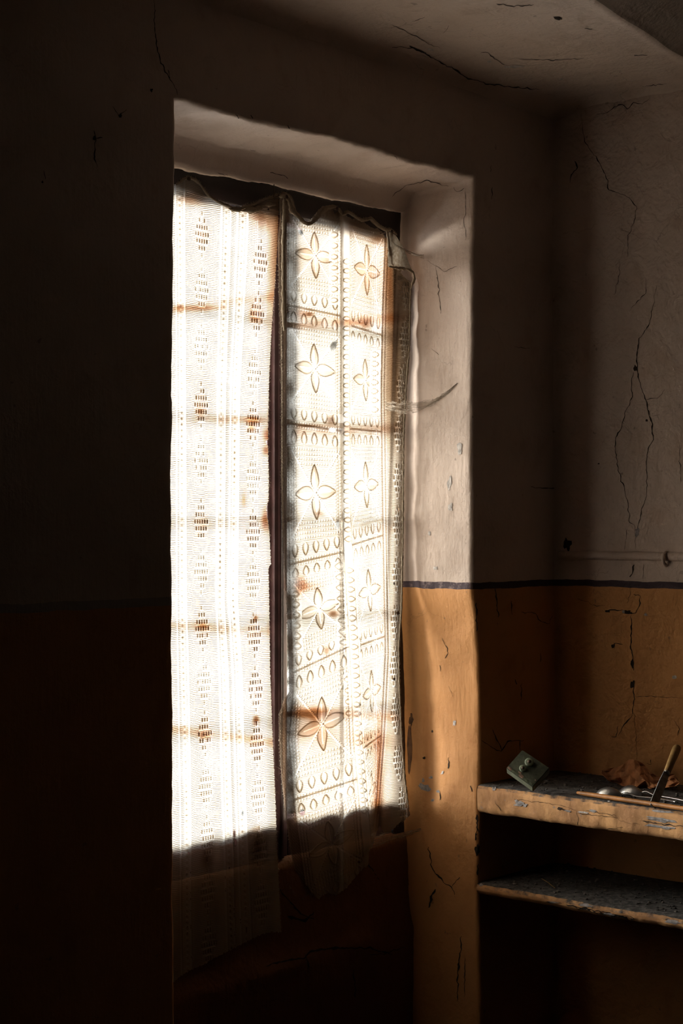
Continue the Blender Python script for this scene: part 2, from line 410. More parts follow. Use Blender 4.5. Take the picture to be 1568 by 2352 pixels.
# --- surface lookup for cracks, flakes and patches
def bvh_of(o):
    me = o.data
    return BVHTree.FromPolygons([v.co.copy() for v in me.vertices], [tuple(p.vertices) for p in me.polygons])
BV = {o.name: bvh_of(o) for o in (wall_left, wall_right, ceiling, sill)}
def hit(surf, px, py, off=.0007):
    d = ray(px, py).normalized()
    loc, nor, idx, dist = BV[surf].ray_cast(CAM, d)
    if loc is None: return None, None
    if nor.dot(d) > 0: nor = -nor
    return loc + nor * off, nor
HOST = {'wall_left': wall_left, 'wall_right': wall_right, 'ceiling': ceiling, 'sill': sill}
def ribbon(name, surf, pts, wid, mat='crack', parent=None, jag=1.6, step=5.0, off=.0007):
    """a crack: an open seam of uneven width following the plaster"""
    P = []
    for (a, b) in zip(pts[:-1], pts[1:]):
        L = math.dist(a, b); n = max(1, int(L / step))
        for k in range(n): P.append((a[0] + (b[0] - a[0]) * k / n, a[1] + (b[1] - a[1]) * k / n))
    P.append(pts[-1]); vs_, f = [], []
    m = len(P); sd_ = random.random() * 50; last = None
    for i, (x, y) in enumerate(P):
        a = P[max(0, i - 1)]; b = P[min(m - 1, i + 1)]
        tx, ty = b[0] - a[0], b[1] - a[1]; l = math.hypot(tx, ty) or 1; nx_, ny_ = -ty / l, tx / l
        j = jag * vn(i * .45, sd_) * 2 + jag * .6 * random.uniform(-1, 1)
        if i in (0, m - 1): j = 0
        ww = wid * (.35 + .9 * abs(vn(i * .3, sd_, 3)) * 2) * math.sin(math.pi * (i + .6) / (m + .2)) ** .4
        p, _ = hit(surf, x + nx_ * (j - ww / 2), y + ny_ * (j - ww / 2), off); q, _ = hit(surf, x + nx_ * (j + ww / 2), y + ny_ * (j + ww / 2), off)
        if p is None or q is None: last = None; continue
        vs_ += [p, q]; k = len(vs_)
        if last is not None and (vs_[last] - p).length < .06: f.append((last, last + 1, k - 1, k - 2))
        last = k - 2
    if f:      # keep the longest unbroken run only
        runs, cur = [], [f[0]] if f else []
        for q in f[1:]:
            if q[0] == cur[-1][3]: cur.append(q)
            else: runs.append(cur); cur = [q]
        runs.append(cur); f = max(runs, key=len)
    used = sorted({i for q in f for i in q}); vs_ = [vs_[i] for i in used]; mp_ = {i: k for k, i in enumerate(used)}; f = [tuple(mp_[i] for i in q) for q in f]
    if f: return mesh_obj(name, vs_, f, M[mat], parent or HOST[surf], smooth=False)
def patch(name, surf, cx, cy, rx, ry, mat, ang=0, n=14, off=.0010, rough=.35):
    vs_ = []; c, _ = hit(surf, cx, cy, off + .0003)
    if c is None: return
    vs_.append(c); sd_ = random.random() * 99
    for k in range(n):
        th = 2 * math.pi * k / n; r = 1 + rough * 2 * vn(math.cos(th), math.sin(th), 0, 1.7, sd_) + rough * .4 * random.uniform(-1, 1)
        x = rx * r * math.cos(th); y = ry * r * math.sin(th)
        p, _ = hit(surf, cx + x * math.cos(ang) - y * math.sin(ang), cy + x * math.sin(ang) + y * math.cos(ang), off)
        if p is None: return
        if (p - c).length > .15: return
        vs_.append(p)
    return mesh_obj(name, vs_, [(0, k + 1, (k + 1) % n + 1) for k in range(n)], M[mat], HOST[surf], smooth=False)
R_ = 'wall_right'; L_ = 'wall_left'; CE = 'ceiling'
cracks = [
 (R_, [(1335, 262), (1338, 300), (1345, 330), (1368, 360), (1390, 400), (1398, 436), (1430, 446), (1452, 462), (1462, 480), (1455, 512), (1443, 540), (1441, 590)], 2.2),
 (R_, [(1423, 600), (1422, 635), (1410, 678)], 1.6),
 (R_, [(1507, 655), (1500, 700), (1490, 748), (1468, 778), (1462, 810), (1462, 845), (1470, 885), (1482, 915), (1490, 950), (1497, 975), (1500, 1010), (1488, 1030), (1484, 1070), (1486, 1110), (1484, 1140), (1474, 1170), (1468, 1200), (1460, 1228), (1459, 1262)], 2.6),
 (R_, [(1456, 852), (1450, 880), (1452, 912), (1438, 945), (1425, 985), (1413, 1010), (1412, 1030), (1420, 1080), (1433, 1120), (1443, 1160), (1446, 1200), (1457, 1204), (1459, 1228)], 2.2),
 (R_, [(1484, 918), (1510, 915), (1520, 905), (1527, 895)], 1.6), (R_, [(1495, 955), (1515, 952)], 1.2),
 (R_, [(1484, 640), (1484, 672), (1465, 690), (1445, 715)], 1.3),
 (R_, [(1558, 1010), (1561, 1060), (1563, 1110)], 1.2), (R_, [(1440, 1215), (1434, 1262)], 1.0),
 (R_, [(1456, 1297), (1452, 1318), (1446, 1325)], 3), (R_, [(1478, 1296), (1476, 1330)], 1.0),
 (R_, [(1448, 1345), (1446, 1370), (1440, 1385)], 1.4), (R_, [(1455, 1365), (1470, 1370), (1468, 1390), (1460, 1408), (1448, 1410)], 2.0),
 (R_, [(1390, 1405), (1412, 1402), (1434, 1402)], 2.4), (R_, [(1449, 1412), (1450, 1450), (1448, 1480), (1452, 1510), (1455, 1540)], 3.2),
 (R_, [(1454, 1565), (1456, 1600), (1453, 1640)], 3.2), (R_, [(1452, 1642), (1435, 1665), (1420, 1690)], 2.2), (R_, [(1419, 1668), (1414, 1692), (1404, 1692)], 2.0),
 (R_, [(1456, 1640), (1460, 1690), (1463, 1745)], 1.3), (R_, [(1458, 1600), (1500, 1600), (1568, 1603)], 1.2),
 (R_, [(1405, 1490), (1410, 1478), (1430, 1480)], 1.8), (R_, [(1548, 1655), (1560, 1675), (1556, 1690)], 1.5), (R_, [(1485, 1753), (1495, 1755), (1494, 1745)], 2),
 (R_, [(1325, 1375), (1370, 1390), (1390, 1392)], 1.2),
 (R_, [(1370, 262), (1395, 258), (1410, 245), (1430, 240), (1440, 250), (1455, 236), (1475, 240), (1490, 228)], 2.0),
 (R_, [(1320, 370), (1326, 385), (1312, 402), (1309, 420)], 3.0),
 (L_, [(353, 0), (355, 60), (357, 95), (368, 140), (385, 175), (400, 195), (407, 218)], 3.2), (L_, [(385, 160), (390, 180)], 2.5),
 (L_, [(215, 300), (218, 318), (216, 360), (222, 385)], 2.6), (L_, [(220, 318), (235, 316)], 2.2), (L_, [(100, 392), (104, 412)], 3),
 (L_, [(258, 245), (272, 265), (290, 252)], 2.0), (L_, [(1128, 380), (1125, 395)], 2), (L_, [(1130, 430), (1128, 458)], 2),
 (L_, [(1136, 1350), (1140, 1385), (1143, 1418)], 3.2), (L_, [(1173, 1380), (1175, 1412)], 3.0), (L_, [(1195, 1405), (1230, 1408), (1243, 1430), (1262, 1432), (1268, 1415)], 2.0),
 (L_, [(1240, 1500), (1240, 1520)], 2.2), (L_, [(1198, 1570), (1195, 1608)], 3.0), (L_, [(1182, 1560), (1186, 1572)], 2),
 (L_, [(1105, 1700), (1135, 1722), (1150, 1725), (1165, 1703), (1203, 1700)], 2.4), (L_, [(1130, 1675), (1145, 1705), (1152, 1725)], 2.2), (L_, [(1193, 1700), (1194, 1722)], 2),
 (L_, [(1218, 1118), (1250, 1122), (1290, 1118)], 3.2), (L_, [(1180, 796), (1200, 800), (1216, 800)], 1.8),
 (L_, [(1068, 440), (1070, 470), (1066, 510), (1070, 545)], 1.5), (L_, [(1042, 430), (1050, 440), (1060, 438), (1066, 432)], 2.0),
 (L_, [(1000, 612), (1006, 640), (1008, 680), (1012, 720)], 1.6), (L_, [(980, 598), (1020, 623), (1050, 612)], 1.0),
 (L_, [(990, 800), (1008, 815)], 1.0), (L_, [(1015, 1465), (1030, 1500), (1022, 1512)], 1.4),
 (L_, [(1010, 1528), (1011, 1542)], 2.2), (L_, [(1029, 1740), (1029, 1765)], 2.6), (L_, [(1010, 1820), (1014, 1832), (1010, 1838)], 2.2),
 (L_, [(985, 1945), (992, 1990), (1002, 2005), (1025, 2030), (1038, 2036), (1044, 2055)], 3.0), (L_, [(1038, 2036), (1056, 2015)], 2.0),
 (L_, [(1000, 2042), (990, 2060), (985, 2085)], 6), (L_, [(1080, 1805), (1084, 1818)], 2.4), (L_, [(1060, 2150), (1058, 2180), (1052, 2240), (1050, 2300)], 3.5), (L_, [(1068, 2200), (1066, 2290)], 2),
 (L_, [(1095, 1870), (1096, 1905), (1092, 1930)], 5), (L_, [(1098, 1985), (1096, 2010)], 5), (L_, [(1030, 1575), (1040, 1600)], 1),
 (L_, [(540, 262), (548, 272)], 2.4), (L_, [(575, 264), (580, 272)], 3.0), (L_, [(660, 288), (664, 295)], 2.5), (L_, [(905, 358), (912, 366)], 2.6),
 (L_, [(900, 452), (935, 425), (985, 413), (1000, 420), (1030, 428)], 1.6), (L_, [(500, 397), (520, 402), (525, 410)], 2.0), (L_, [(620, 396), (650, 402), (660, 410)], 2.0),
 (L_, [(1093, 1385), (1094, 1450)], 3),
 (CE, [(900, 108), (950, 108), (975, 122), (1005, 138), (1045, 160), (1075, 180), (1120, 192), (1180, 200), (1240, 206)], 3.2),
 (CE, [(900, 56), (950, 82), (985, 100), (1010, 110)], 1.6), (CE, [(1104, 120), (1120, 120), (1135, 135), (1158, 148)], 1.8), (CE, [(1140, 8), (1175, 14), (1225, 10)], 2.6),
 (CE, [(1185, 133), (1230, 138), (1280, 137), (1350, 134)], 1.2), (CE, [(1456, 127), (1486, 126)], 2.4), (CE, [(1475, 198), (1530, 192)], 1.6), (CE, [(1272, 40), (1290, 44)], 4.5),
 (CE, [(940, 105), (958, 112), (978, 122)], 5), (CE, [(1342, 65), (1360, 66)], 2.4), (CE, [(945, 50), (975, 38)], 1.2), (CE, [(1018, 75), (1028, 66), (1030, 58)], 1.2),
 ('sill', [(640, 2040), (690, 2100), (720, 2110)], 5), ('sill', [(660, 2105), (700, 2115), (720, 2095)], 9), ('sill', [(610, 2220), (650, 2208), (700, 2200), (712, 2185), (760, 2178), (850, 2178), (900, 2192)], 6),
 ('sill', [(930, 2175), (880, 2190), (850, 2193)], 3), ('sill', [(812, 2225), (815, 2290)], 3), ('sill', [(700, 2190), (712, 2230)], 3), ('sill', [(845, 1985), (870, 2020)], 3),
]
for s, p, wd in cracks: ribbon('crack', s, p, wd)
for a in [(L_, 975, 1808, 16, 6, 'chip', .45), (L_, 990, 1786, 5, 3, 'chip', 0), (L_, 1006, 1818, 4, 3, 'chip', .3), (L_, 994, 1838, 4, 2.5, 'chip', 0), (L_, 1043, 1662, 3, 6, 'chip_pale', .2),
          (L_, 1016, 1775, 2.5, 5, 'chip_pale', .6), (L_, 972, 1792, 3, 6, 'chip', 0), (L_, 1056, 1030, 6, 14, 'chip_pale', .1), (L_, 1032, 1110, 5, 16, 'chip_pale', .1), (L_, 1034, 1165, 5, 9, 'chip_pale', 0),
          (L_, 986, 1225, 3, 5, 'chip_pale', .2), (L_, 1000, 1305, 5, 4, 'chip_pale', 0), (L_, 993, 1680, 2, 2.5, 'crack', 0), (L_, 974, 1741, 4, 3, 'crack', 0), (L_, 1096, 1950, 6, 14, 'soot', 0),
          (CE, 1123, 141, 6, 2, 'chip_pale', 0), (CE, 988, 113, 8, 2, 'chip_pale', .1), (CE, 1178, 152, 18, 3, 'chip_pale', 0), (CE, 1288, 181, 4, 1.5, 'chip_pale', 0), (CE, 1280, 41, 9, 3, 'crack', .2),
          (R_, 1463, 1222, 5, 10, 'chip', .2), (R_, 1442, 1406, 9, 5, 'crack', .1), (R_, 1432, 1405, 3, 4, 'chip', 0), (R_, 1395, 1404, 6, 3, 'crack', 0), (R_, 1483, 1412, 5, 3, 'chip', 0), (R_, 1459, 845, 4, 6, 'crack', 0),
          (R_, 1485, 965, 2.5, 2.5, 'crack', 0), (R_, 1375, 1065, 2, 2, 'crack', 0), (R_, 1302, 1250, 10, 14, 'soot', 0), (R_, 1408, 1484, 4, 5, 'crack', .4), (R_, 1453, 1572, 4, 10, 'crack', .2), (R_, 1452, 1525, 3, 9, 'crack', -.1),
          (L_, 216, 318, 4, 5, 'soot', 0), (L_, 275, 266, 4, 4, 'soot', 0), (L_, 347, 207, 3, 4, 'soot', 0), (L_, 97, 418, 3, 3, 'soot', 0),
          (L_, 941, 1712, 4, 52, 'gap_dark', 0), (L_, 944, 1652, 5, 14, 'gap_dark', 0), (R_, 1549, 1555, 5, 4, 'chip_pale', 0)]:  # includes the dark gap by the frame, painted as strips on the reveal
    patch({'chip': 'bare_patch', 'chip_pale': 'bare_patch', 'crack': 'hole', 'soot': 'soot_mark', 'gap_dark': 'dark_gap_mark'}[a[5]], *a)

# plastered-over conduit on the right wall
verts, faces = [], []
pts = []
for k in range(57):
    y = -.012 - k * .012; z = 1.418 - .00 * k + .0015 * vn(y, 0, 0, 14)
    pts.append(Vector((XW - .002, y, z)))
tube(verts, faces, pts, [.0105 + .0012 * vn(k * .3, 4) for k in range(57)], 14)
pipe = mesh_obj('trim_1', verts, faces, M['wall_lumpy']); tag(pipe, kind='structure')
verts, faces = [], []
p = at_x(1525, 1284, XW - .014)
tube(verts, faces, [p + Vector((.01, 0, .016)), p + Vector((-.003, 0, .01)), p + Vector((-.006, 0, 0)), p + Vector((-.003, 0, -.01)), p + Vector((.01, 0, -.016))], .0045, 8)
mesh_obj('pipe_clip', verts, faces, M['wall_lumpy'], pipe)

# ------------------------------------------------------------------ the window
win = empty('window_1', (0, 0, .67)); tag(win, kind='structure')
def part(name, bm, mat, parent): return bm_obj(name, bm, M[mat], parent, smooth=False)
YF = .226
part('frame_head', box_bm(-.99, .03, YF, YF + .06, 2.197, 2.31, .003), 'frame', win)
part('frame_post', box_bm(-.027, .03, YF, YF + .06, .66, 2.198, .003), 'frame', win)
part('frame_post', box_bm(-.99, -.93, YF, YF + .06, .66, 2.198, .003), 'frame', win)
part('frame_bottom', box_bm(-.93, -.027, YF, YF + .06, .66, .735, .003), 'frame', win)
MZ = [1.955, 1.731, 1.507, 1.283, 1.059]
def casement(x0, x1, sw=.027, sl=.027):
    bm = bmesh.new()
    y0, y1 = YF + .006, YF + .040
    for b in ((x0, x0 + sl, .736, 2.196), (x1 - sw, x1, .736, 2.196), (x0 + sl, x1 - sw, .736, .825), (x0 + sl, x1 - sw, 2.182, 2.196)):
        t = box_bm(b[0], b[1], y0, y1, b[2], b[3], .003)
        me = bpy.data.meshes.new('t'); t.to_mesh(me); t.free(); bm.from_mesh(me); bpy.data.meshes.remove(me)
    c = part('casement', bm, 'frame_sheen', win)
    for z in MZ: part('muntin', box_bm(x0 + sl - .002, x1 - sw + .002, y0 + .022, y1 + .004, z - .0062, z + .0062, .003), 'frame', c)
    zz = [.825] + MZ[::-1] + [2.182]
    for a, b in zip(zz[:-1], zz[1:]): part('pane', box_bm(x0 + sl - .004, x1 - sw + .004, y0 + .030, y0 + .033, a - .002, b + .002), 'glass', c)
    return c
casement(-.928, -.4405); casement(-.4395, -.029, sw=.020, sl=.037)
# astragal over the meeting stiles and a bolt rod
verts, faces = [], []
tube(verts, faces, [(-.437, YF + .002, .74), (-.437, YF + .002, 2.194)], .009, 14)
mesh_obj('astragal', verts, faces, M['frame_sheen'], win)
part('cover_strip', box_bm(-.456, -.424, YF - .004, YF + .006, .74, 2.194, .002), 'frame_sheen', win)

# ------------------------------------------------------------------ pattern of the knitted and crocheted cloth
class Canvas:
    def __init__(s, x0, x1, y0, y1, res=1.0):
        s.x0, s.y0, s.res = x0, y0, res
        s.W = int((x1 - x0) * res) + 2; s.H = int((y1 - y0) * res) + 2
        s.a = {k: np.zeros((s.H, s.W), np.float32) for k in ('dens', 'rib', 'hole', 'rust_shade')}
        s.X, s.Y = np.meshgrid(x0 + np.arange(s.W) / res, y0 + np.arange(s.H) / res)
    def win(s, cx, cy, rx, ry):
        i0 = max(0, int((cx - rx - s.x0) * s.res)); i1 = min(s.W, int((cx + rx - s.x0) * s.res) + 2)
        j0 = max(0, int((cy - ry - s.y0) * s.res)); j1 = min(s.H, int((cy + ry - s.y0) * s.res) + 2)
        if i1 <= i0 or j1 <= j0: return None
        return (slice(j0, j1), slice(i0, i1))
    def blob(s, cx, cy, rx, ry, val, ch='dens', soft=1.0, ang=0.0):
        R = max(rx, ry) * 1.8 + 2; q = s.win(cx, cy, R, R)
        if q is None: return
        x = s.X[q] - cx; y = s.Y[q] - cy; c, sn = math.cos(ang), math.sin(ang)
        u = (x * c + y * sn) / rx; v = (-x * sn + y * c) / ry
        s.a[ch][q] += val * np.exp(-(u * u + v * v) ** 1.0 * 1.6 / soft)
    def rect(s, cx, cy, rx, ry, val, ch='dens', sl=0.0):
        q = s.win(cx, cy, rx + 3, ry + 3 + abs(sl) * rx)
        if q is None: return
        x = s.X[q] - cx; y = s.Y[q] - cy - x * sl
        s.a[ch][q] += val * np.clip(rx - np.abs(x) + .5, 0, 1) * np.clip(ry - np.abs(y) + .5, 0, 1)
    def leaf(s, x0, y0, x1, y1, w, out=1.35, ins=.75, vein=-.9, lw=.95):
        L = math.hypot(x1 - x0, y1 - y0); q = s.win((x0 + x1) / 2, (y0 + y1) / 2, L / 2 + w + 2, L / 2 + w + 2)
        if q is None: return
        tx, ty = (x1 - x0) / L, (y1 - y0) / L
        a = (s.X[q] - x0) * tx + (s.Y[q] - y0) * ty; b = -(s.X[q] - x0) * ty + (s.Y[q] - y0) * tx
        t = np.clip(a / L, 0, 1); half = w * np.sin(np.pi * t ** .72) ** .8
        d = half - np.abs(b); ok = (a > 0) & (a < L)
        line = np.exp(-(d / lw) ** 2) * ok
        inside = ok & (d > 0)
        s.a['dens'][q] += out * line * (.55 + .6 * t) + inside * (ins * (.4 + .9 * t) * (.6 + .5 * (b > 0)))
        vn_ = np.exp(-(b / .9) ** 2) * inside * (t < .72)
        s.a['dens'][q] += vein * vn_
        s.a['rib'][q] *= np.where(inside, .3, 1.0)
    def line(s, pts, w, val, ch='dens', dash=0):
        for (a, b) in zip(pts[:-1], pts[1:]):
            L = math.dist(a, b); q = s.win((a[0] + b[0]) / 2, (a[1] + b[1]) / 2, abs(a[0] - b[0]) / 2 + w * 2 + 2, abs(a[1] - b[1]) / 2 + w * 2 + 2)
            if q is None or L == 0: continue
            tx, ty = (b[0] - a[0]) / L, (b[1] - a[1]) / L
            u = (s.X[q] - a[0]) * tx + (s.Y[q] - a[1]) * ty; v = -(s.X[q] - a[0]) * ty + (s.Y[q] - a[1]) * tx
            m = np.exp(-(v / w) ** 2) * ((u >= 0) & (u < L))
            if dash: m = m * (.4 + .6 * np.sin(u * 2 * np.pi / dash))
            s.a[ch][q] += val * m
    def beads(s, x0, y0, x1, y1, n, rx=1.6, ry=2.4, val=-.6, ring=1.35):
        for k in range(n):
            t = (k + .5) / n; cx = x0 + (x1 - x0) * t; cy = y0 + (y1 - y0) * t
            s.blob(cx + .8, cy + .7, rx * 1.5, ry * 1.4, ring); s.blob(cx, cy, rx, ry, -ring * 1.3 + val)
    def sample(s, x, y):
        fx = np.clip((x - s.x0) * s.res, 0, s.W - 1.001); fy = np.clip((y - s.y0) * s.res, 0, s.H - 1.001)
        i = fx.astype(int); j = fy.astype(int); u = fx - i; v = fy - j; r = {}
        for k, A in s.a.items():
            r[k] = (A[j, i] * (1 - u) + A[j, i + 1] * u) * (1 - v) + (A[j + 1, i] * (1 - u) + A[j + 1, i + 1] * u) * v
        return r
def slope(y): return (1200 - y) / 3600.0
KY = [400, 450, 527, 900, 1380, 1540, 1832, 2100, 2250]
def KX(*v):
    v = [v[0]] + list(v)
    return lambda y: np.interp(y, KY, v)
lad1 = KX(412, 413, 417, 418, 421, 428, 430, 432); b0 = KX(403, 404, 406, 406, 409, 414, 416, 418); b1 = KX(423, 423, 425, 427, 432, 437, 438, 440); d1 = KX(464, 464, 462, 462, 468, 474, 478, 480)
b2 = KX(510, 508.5, 500, 497, 504.5, 511, 520, 524); l2 = KX(520, 519.5, 508.5, 505, 515, 521, 530, 534); b3 = KX(530, 529, 517, 514, 523, 530, 538, 542)
b4 = KX(547, 545, 530, 525, 535, 542, 552, 556); l3 = KX(558, 557, 540, 535, 546, 553, 565, 570); b5 = KX(569, 568, 549, 544, 554, 562, 575, 580); d2 = KX(602, 602, 581, 581, 586, 593, 602, 604)

def diamond(cv, fx, cy, val=2.1, sl=None, n=(1, 3, 5, 6, 5, 3, 1), dx=5.6, dy=16.0):
    for r, m in enumerate(n):
        y = cy + (r - 3) * dy
        for k in range(m):
            x = float(fx(y)) + (k - (m - 1) / 2) * dx
            s_ = slope(y) if sl is None else sl
            yy = y + (x - fx(y)) * s_
            if random.random() < .06: continue
            v = val * random.uniform(.7, 1.15) * (.65 if m == 1 else 1)
            cv.rect(x, yy, 1.55, 4.6, v); cv.rect(x + 2.8, yy + 1, 1.0, 5.5, -.9); cv.rect(x, yy + 7, 2.4, 2.0, -.9)
LC = Canvas(384, 660, 395, 2270)
LC.a['dens'][:] = .12; LC.a['rib'][:] = 1.55
Xc, Yc = LC.X, LC.Y
for fn, wd in ((b0, 1.6), (b1, 2.2), (b2, 2.4), (b3, 1.8), (b4, 2.2), (b5, 2.4)):
    m = np.exp(-((Xc - fn(Yc)) / wd) ** 2); LC.a['dens'] -= .55 * m; LC.a['rib'] *= (1 - .95 * m)
    e = np.exp(-((Xc - fn(Yc) - wd * 1.5) / .7) ** 2); LC.a['dens'] += .45 * e
for fn, hw in ((lad1, 6), (l2, 6), (l3, 6)):
    m = np.abs(Xc - fn(Yc)) < hw; LC.a['rib'][m] *= .35
    y = 440 + random.uniform(0, 8)
    while y < 2250:
        x = float(fn(y)); v = random.uniform(.7, 1.3)
        v *= .55 + .5 * max(0, vn(y * .012, fn(y) * .1, 0, 1, 3)) * 2; LC.blob(x, y, 2.6, 3.2, .65 * v); LC.rect(x, y, .7, 4.5, .6 * v); LC.rect(x, y, 3.8, .7, .5 * v)
        LC.blob(x, y + 6.8, 2.6, 2.4, -.9)
        y += 13.6
# twisted cord between the middle ladders
y = 440
while y < 2250:
    x = float((b3(y) + b4(y)) / 2); LC.blob(x - 1.5, y, 3.2, 1.0, .55, ang=.7); y += 4.4
def dia(fx, cys, strong):
    for cy in cys:
        hot = cy in strong; diamond(LC, fx, cy, 1.75 if hot else 1.05)
        if hot: LC.blob(float(fx(cy)), cy, 22, 40, .45, 'rust_shade')  # diamonds near the muntin shadow bands painted denser and browner
dia(d1, (538, 666, 796, 930, 1058, 1198, 1313, 1444, 1566, 1685, 1806, 1925, 2046, 2168), (538, 930, 1198, 1444, 1685))
dia(d2, (602, 721, 855, 974, 1099, 1221, 1335, 1459, 1583, 1710, 1830, 1950, 2070), (602, 721, 974, 1221, 1459, 1583, 1710))
def edgeL(y):
    return np.interp(y, [400, 480, 560, 640, 700, 780, 860, 950, 1008, 1016, 1025, 1100, 1150, 1165, 1185, 1220, 1295, 1306, 1330, 1380, 1540, 1700, 1832, 1950, 2050, 2142, 2260],
                     [640, 640, 637, 632, 627, 622, 618, 616, 615, 609, 615, 617, 616, 611, 613, 618, 622, 616, 617, 618, 620, 626, 632, 636, 641, 646, 651])
E = edgeL(Yc)
# yellowed, soaked border by the middle of the window
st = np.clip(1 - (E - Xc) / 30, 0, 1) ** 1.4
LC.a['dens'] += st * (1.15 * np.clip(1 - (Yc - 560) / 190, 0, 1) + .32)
LC.a['rust_shade'] += st * .75 * np.clip(1 - (Yc - 560) / 260, 0, 1)
for (x, y, rx, ry, v, r) in ((612, 1000, 8, 14, .8, 1), (610, 1035, 7, 10, .9, .9), (609, 1192, 7, 24, .7, 1), (560, 1150, 6, 20, .35, .7), (588, 1655, 6, 10, 1.4, 1), (586, 1420, 5, 8, .9, .8), (600, 500, 24, 26, .9, .7), (560, 474, 30, 9, 1.0, .7),
                            (470, 1690, 10, 5, .9, .7), (466, 1437, 10, 4, .8, .6), (590, 1940, 12, 26, 1.8, .9), (474, 1975, 9, 16, 1.3, .6), (412, 705, 8, 7, .6, .6), (470, 708, 40, 5, .45, .6), (555, 966, 60, 7, .2, .3), (460, 945, 8, 8, .7, .6), (580, 974, 10, 18, .5, .8), (585, 721, 12, 18, .5, .8), (440, 455, 26, 16, .6, .6)):
    LC.blob(x, y, rx * 1.4, ry * 1.4, v); LC.blob(x, y, rx * 1.4, ry * 1.4, r, 'rust_shade')  # stains, some of them painting in shadow of the muntins
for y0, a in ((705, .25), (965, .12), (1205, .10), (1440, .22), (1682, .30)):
    LC.a['rust_shade'] += a * 1.6 * np.exp(-((Yc - y0 - (450 - Xc) * slope(y0)) / 12) ** 2); LC.a['dens'] += a * np.exp(-((Yc - y0 - (450 - Xc) * slope(y0)) / 12) ** 2)  # brown bands that paint the muntins' shadows into the cloth
for (x, y, rx, ry) in ((538, 1915, 3, 11), (541, 1936, 3, 9), (514, 1212, 3, 3), (616, 481, 2, 2), (557, 1868, 3, 8), (560, 1830, 4, 5), (575, 1130, 1.5, 1.5), (433, 1960, 2, 4)):
    LC.blob(x, y, rx, ry, 1.6, 'hole', soft=1.2)
random.seed(11)
for k in range(45):
    y = random.uniform(1990, 2230); x = float(random.choice((lad1, b1, b2, l2, b3, b4, l3))(y)); LC.blob(x, y, 1.1, random.uniform(1, 3), 1.2, 'hole'); LC.blob(x, y, 1.5, 3, 1.0)

# --- crochet square of the right-hand curtain
CW, CH = 118.0, 262.0
CR = Canvas(0, CW, 0, CH, 2.0)
CR.a['dens'][:] = .30; CR.a['rib'][:] = .75
cx, cy = CW / 2, CH * .5
for s_ in (-1, 1):
    for k in range(5):
        x = 12 + k * 23
        y_ = cy + s_ * (CH / 2 - 8)
        CR.leaf(x, cy + s_ * (CH / 2 - 36), x, cy + s_ * (CH / 2 - 11), 6.0, 1.7, .45, -.7, 1.0)
    for r in range(4):
        y_ = cy + s_ * (CH / 2 - 45 - r * 9.5)
        CR.beads(3 + r * 5, y_, CW - 3 - r * 5, y_, int((CW - 6 - r * 10) / 5.6), 1.3, 2.2)
    CR.beads(2, cy + s_ * (CH / 2 - 4.5), CW - 2, cy + s_ * (CH / 2 - 4.5), 20, 1.3, 2.0)
    CR.line([(0, cy + s_ * (CH / 2 - .5)), (CW, cy + s_ * (CH / 2 - .5))], 1.5, 1.2)
    CR.line([(0, cy + s_ * (CH / 2 - 39)), (CW, cy + s_ * (CH / 2 - 39))], .8, .5)
for s_ in (-1, 1):
    for r in range(3):
        xx = cx + s_ * (CW / 2 - 3 - r * 5.5)
        CR.beads(xx, cy - 78 + r * 9, xx, cy + 78 - r * 9, int(150 / 6.4) - r * 3, 1.4, 2.0)
for (dx, dy) in ((-1, -1), (1, -1), (-1, 1), (1, 1)):
    CR.line([(cx, cy), (cx + dx * 52, cy + dy * 82)], 2.6, -.8); CR.line([(cx + 2.6, cy), (cx + 2.6 + dx * 52, cy + dy * 82)], .8, 1.8, dash=5)
    CR.line([(cx - 2.6, cy), (cx - 2.6 + dx * 52, cy + dy * 82)], .6, .6)
CR.leaf(cx, cy - 4, cx - 2, cy - 56, 8.5, 1.9, .5); CR.leaf(cx, cy + 4, cx + 3, cy + 54, 8.5, 1.9, .5)
CR.leaf(cx - 4, cy, cx - 45, cy + 1, 13.5, 1.9, .5); CR.leaf(cx + 4, cy, cx + 46, cy - 1, 13.5, 1.9, .5)
CR.blob(cx, cy, 3, 3, 1.0)

RC = Canvas(632, 958, 425, 2075)
Xr, Yr = RC.X, RC.Y
RC.a['dens'][:] = .30; RC.a['rib'][:] = .8
edl = lambda y: np.interp(y, [430, 500, 560, 640, 800, 900, 1100, 1200, 1290, 1350, 1500, 1590, 1606, 1640, 1700, 1780, 1850, 1950, 2060], [641, 642, 638, 640, 643, 645, 645, 648, 652, 656, 662, 664, 652, 641, 641, 646, 653, 666, 690])
edr = lambda y: np.interp(y, [430, 540, 575, 610, 630, 650, 800, 900, 1000, 1250, 1400, 1480, 1560, 1700, 1780, 1870, 2060], [905, 908, 912, 918, 922, 944, 941, 933, 928, 926, 923, 917, 918, 924, 930, 941, 941])
hemr = lambda y: np.interp(y, [430, 500, 640, 900, 1200, 1350, 1500, 1590, 1700, 1850, 2060], [664, 664, 662, 662, 664, 666, 672, 674, 664, 676, 706])
mid = lambda y: np.interp(y, [430, 520, 900, 1180, 1240, 1490, 1700, 1900, 2060], [780, 784, 783, 785, 788, 803, 812, 830, 845])
mid2 = lambda y: np.interp(y, [430, 540, 700, 900, 1200, 1500, 1700, 1850, 1950], [884, 884, 878, 874, 878, 884, 874, 862, 850])
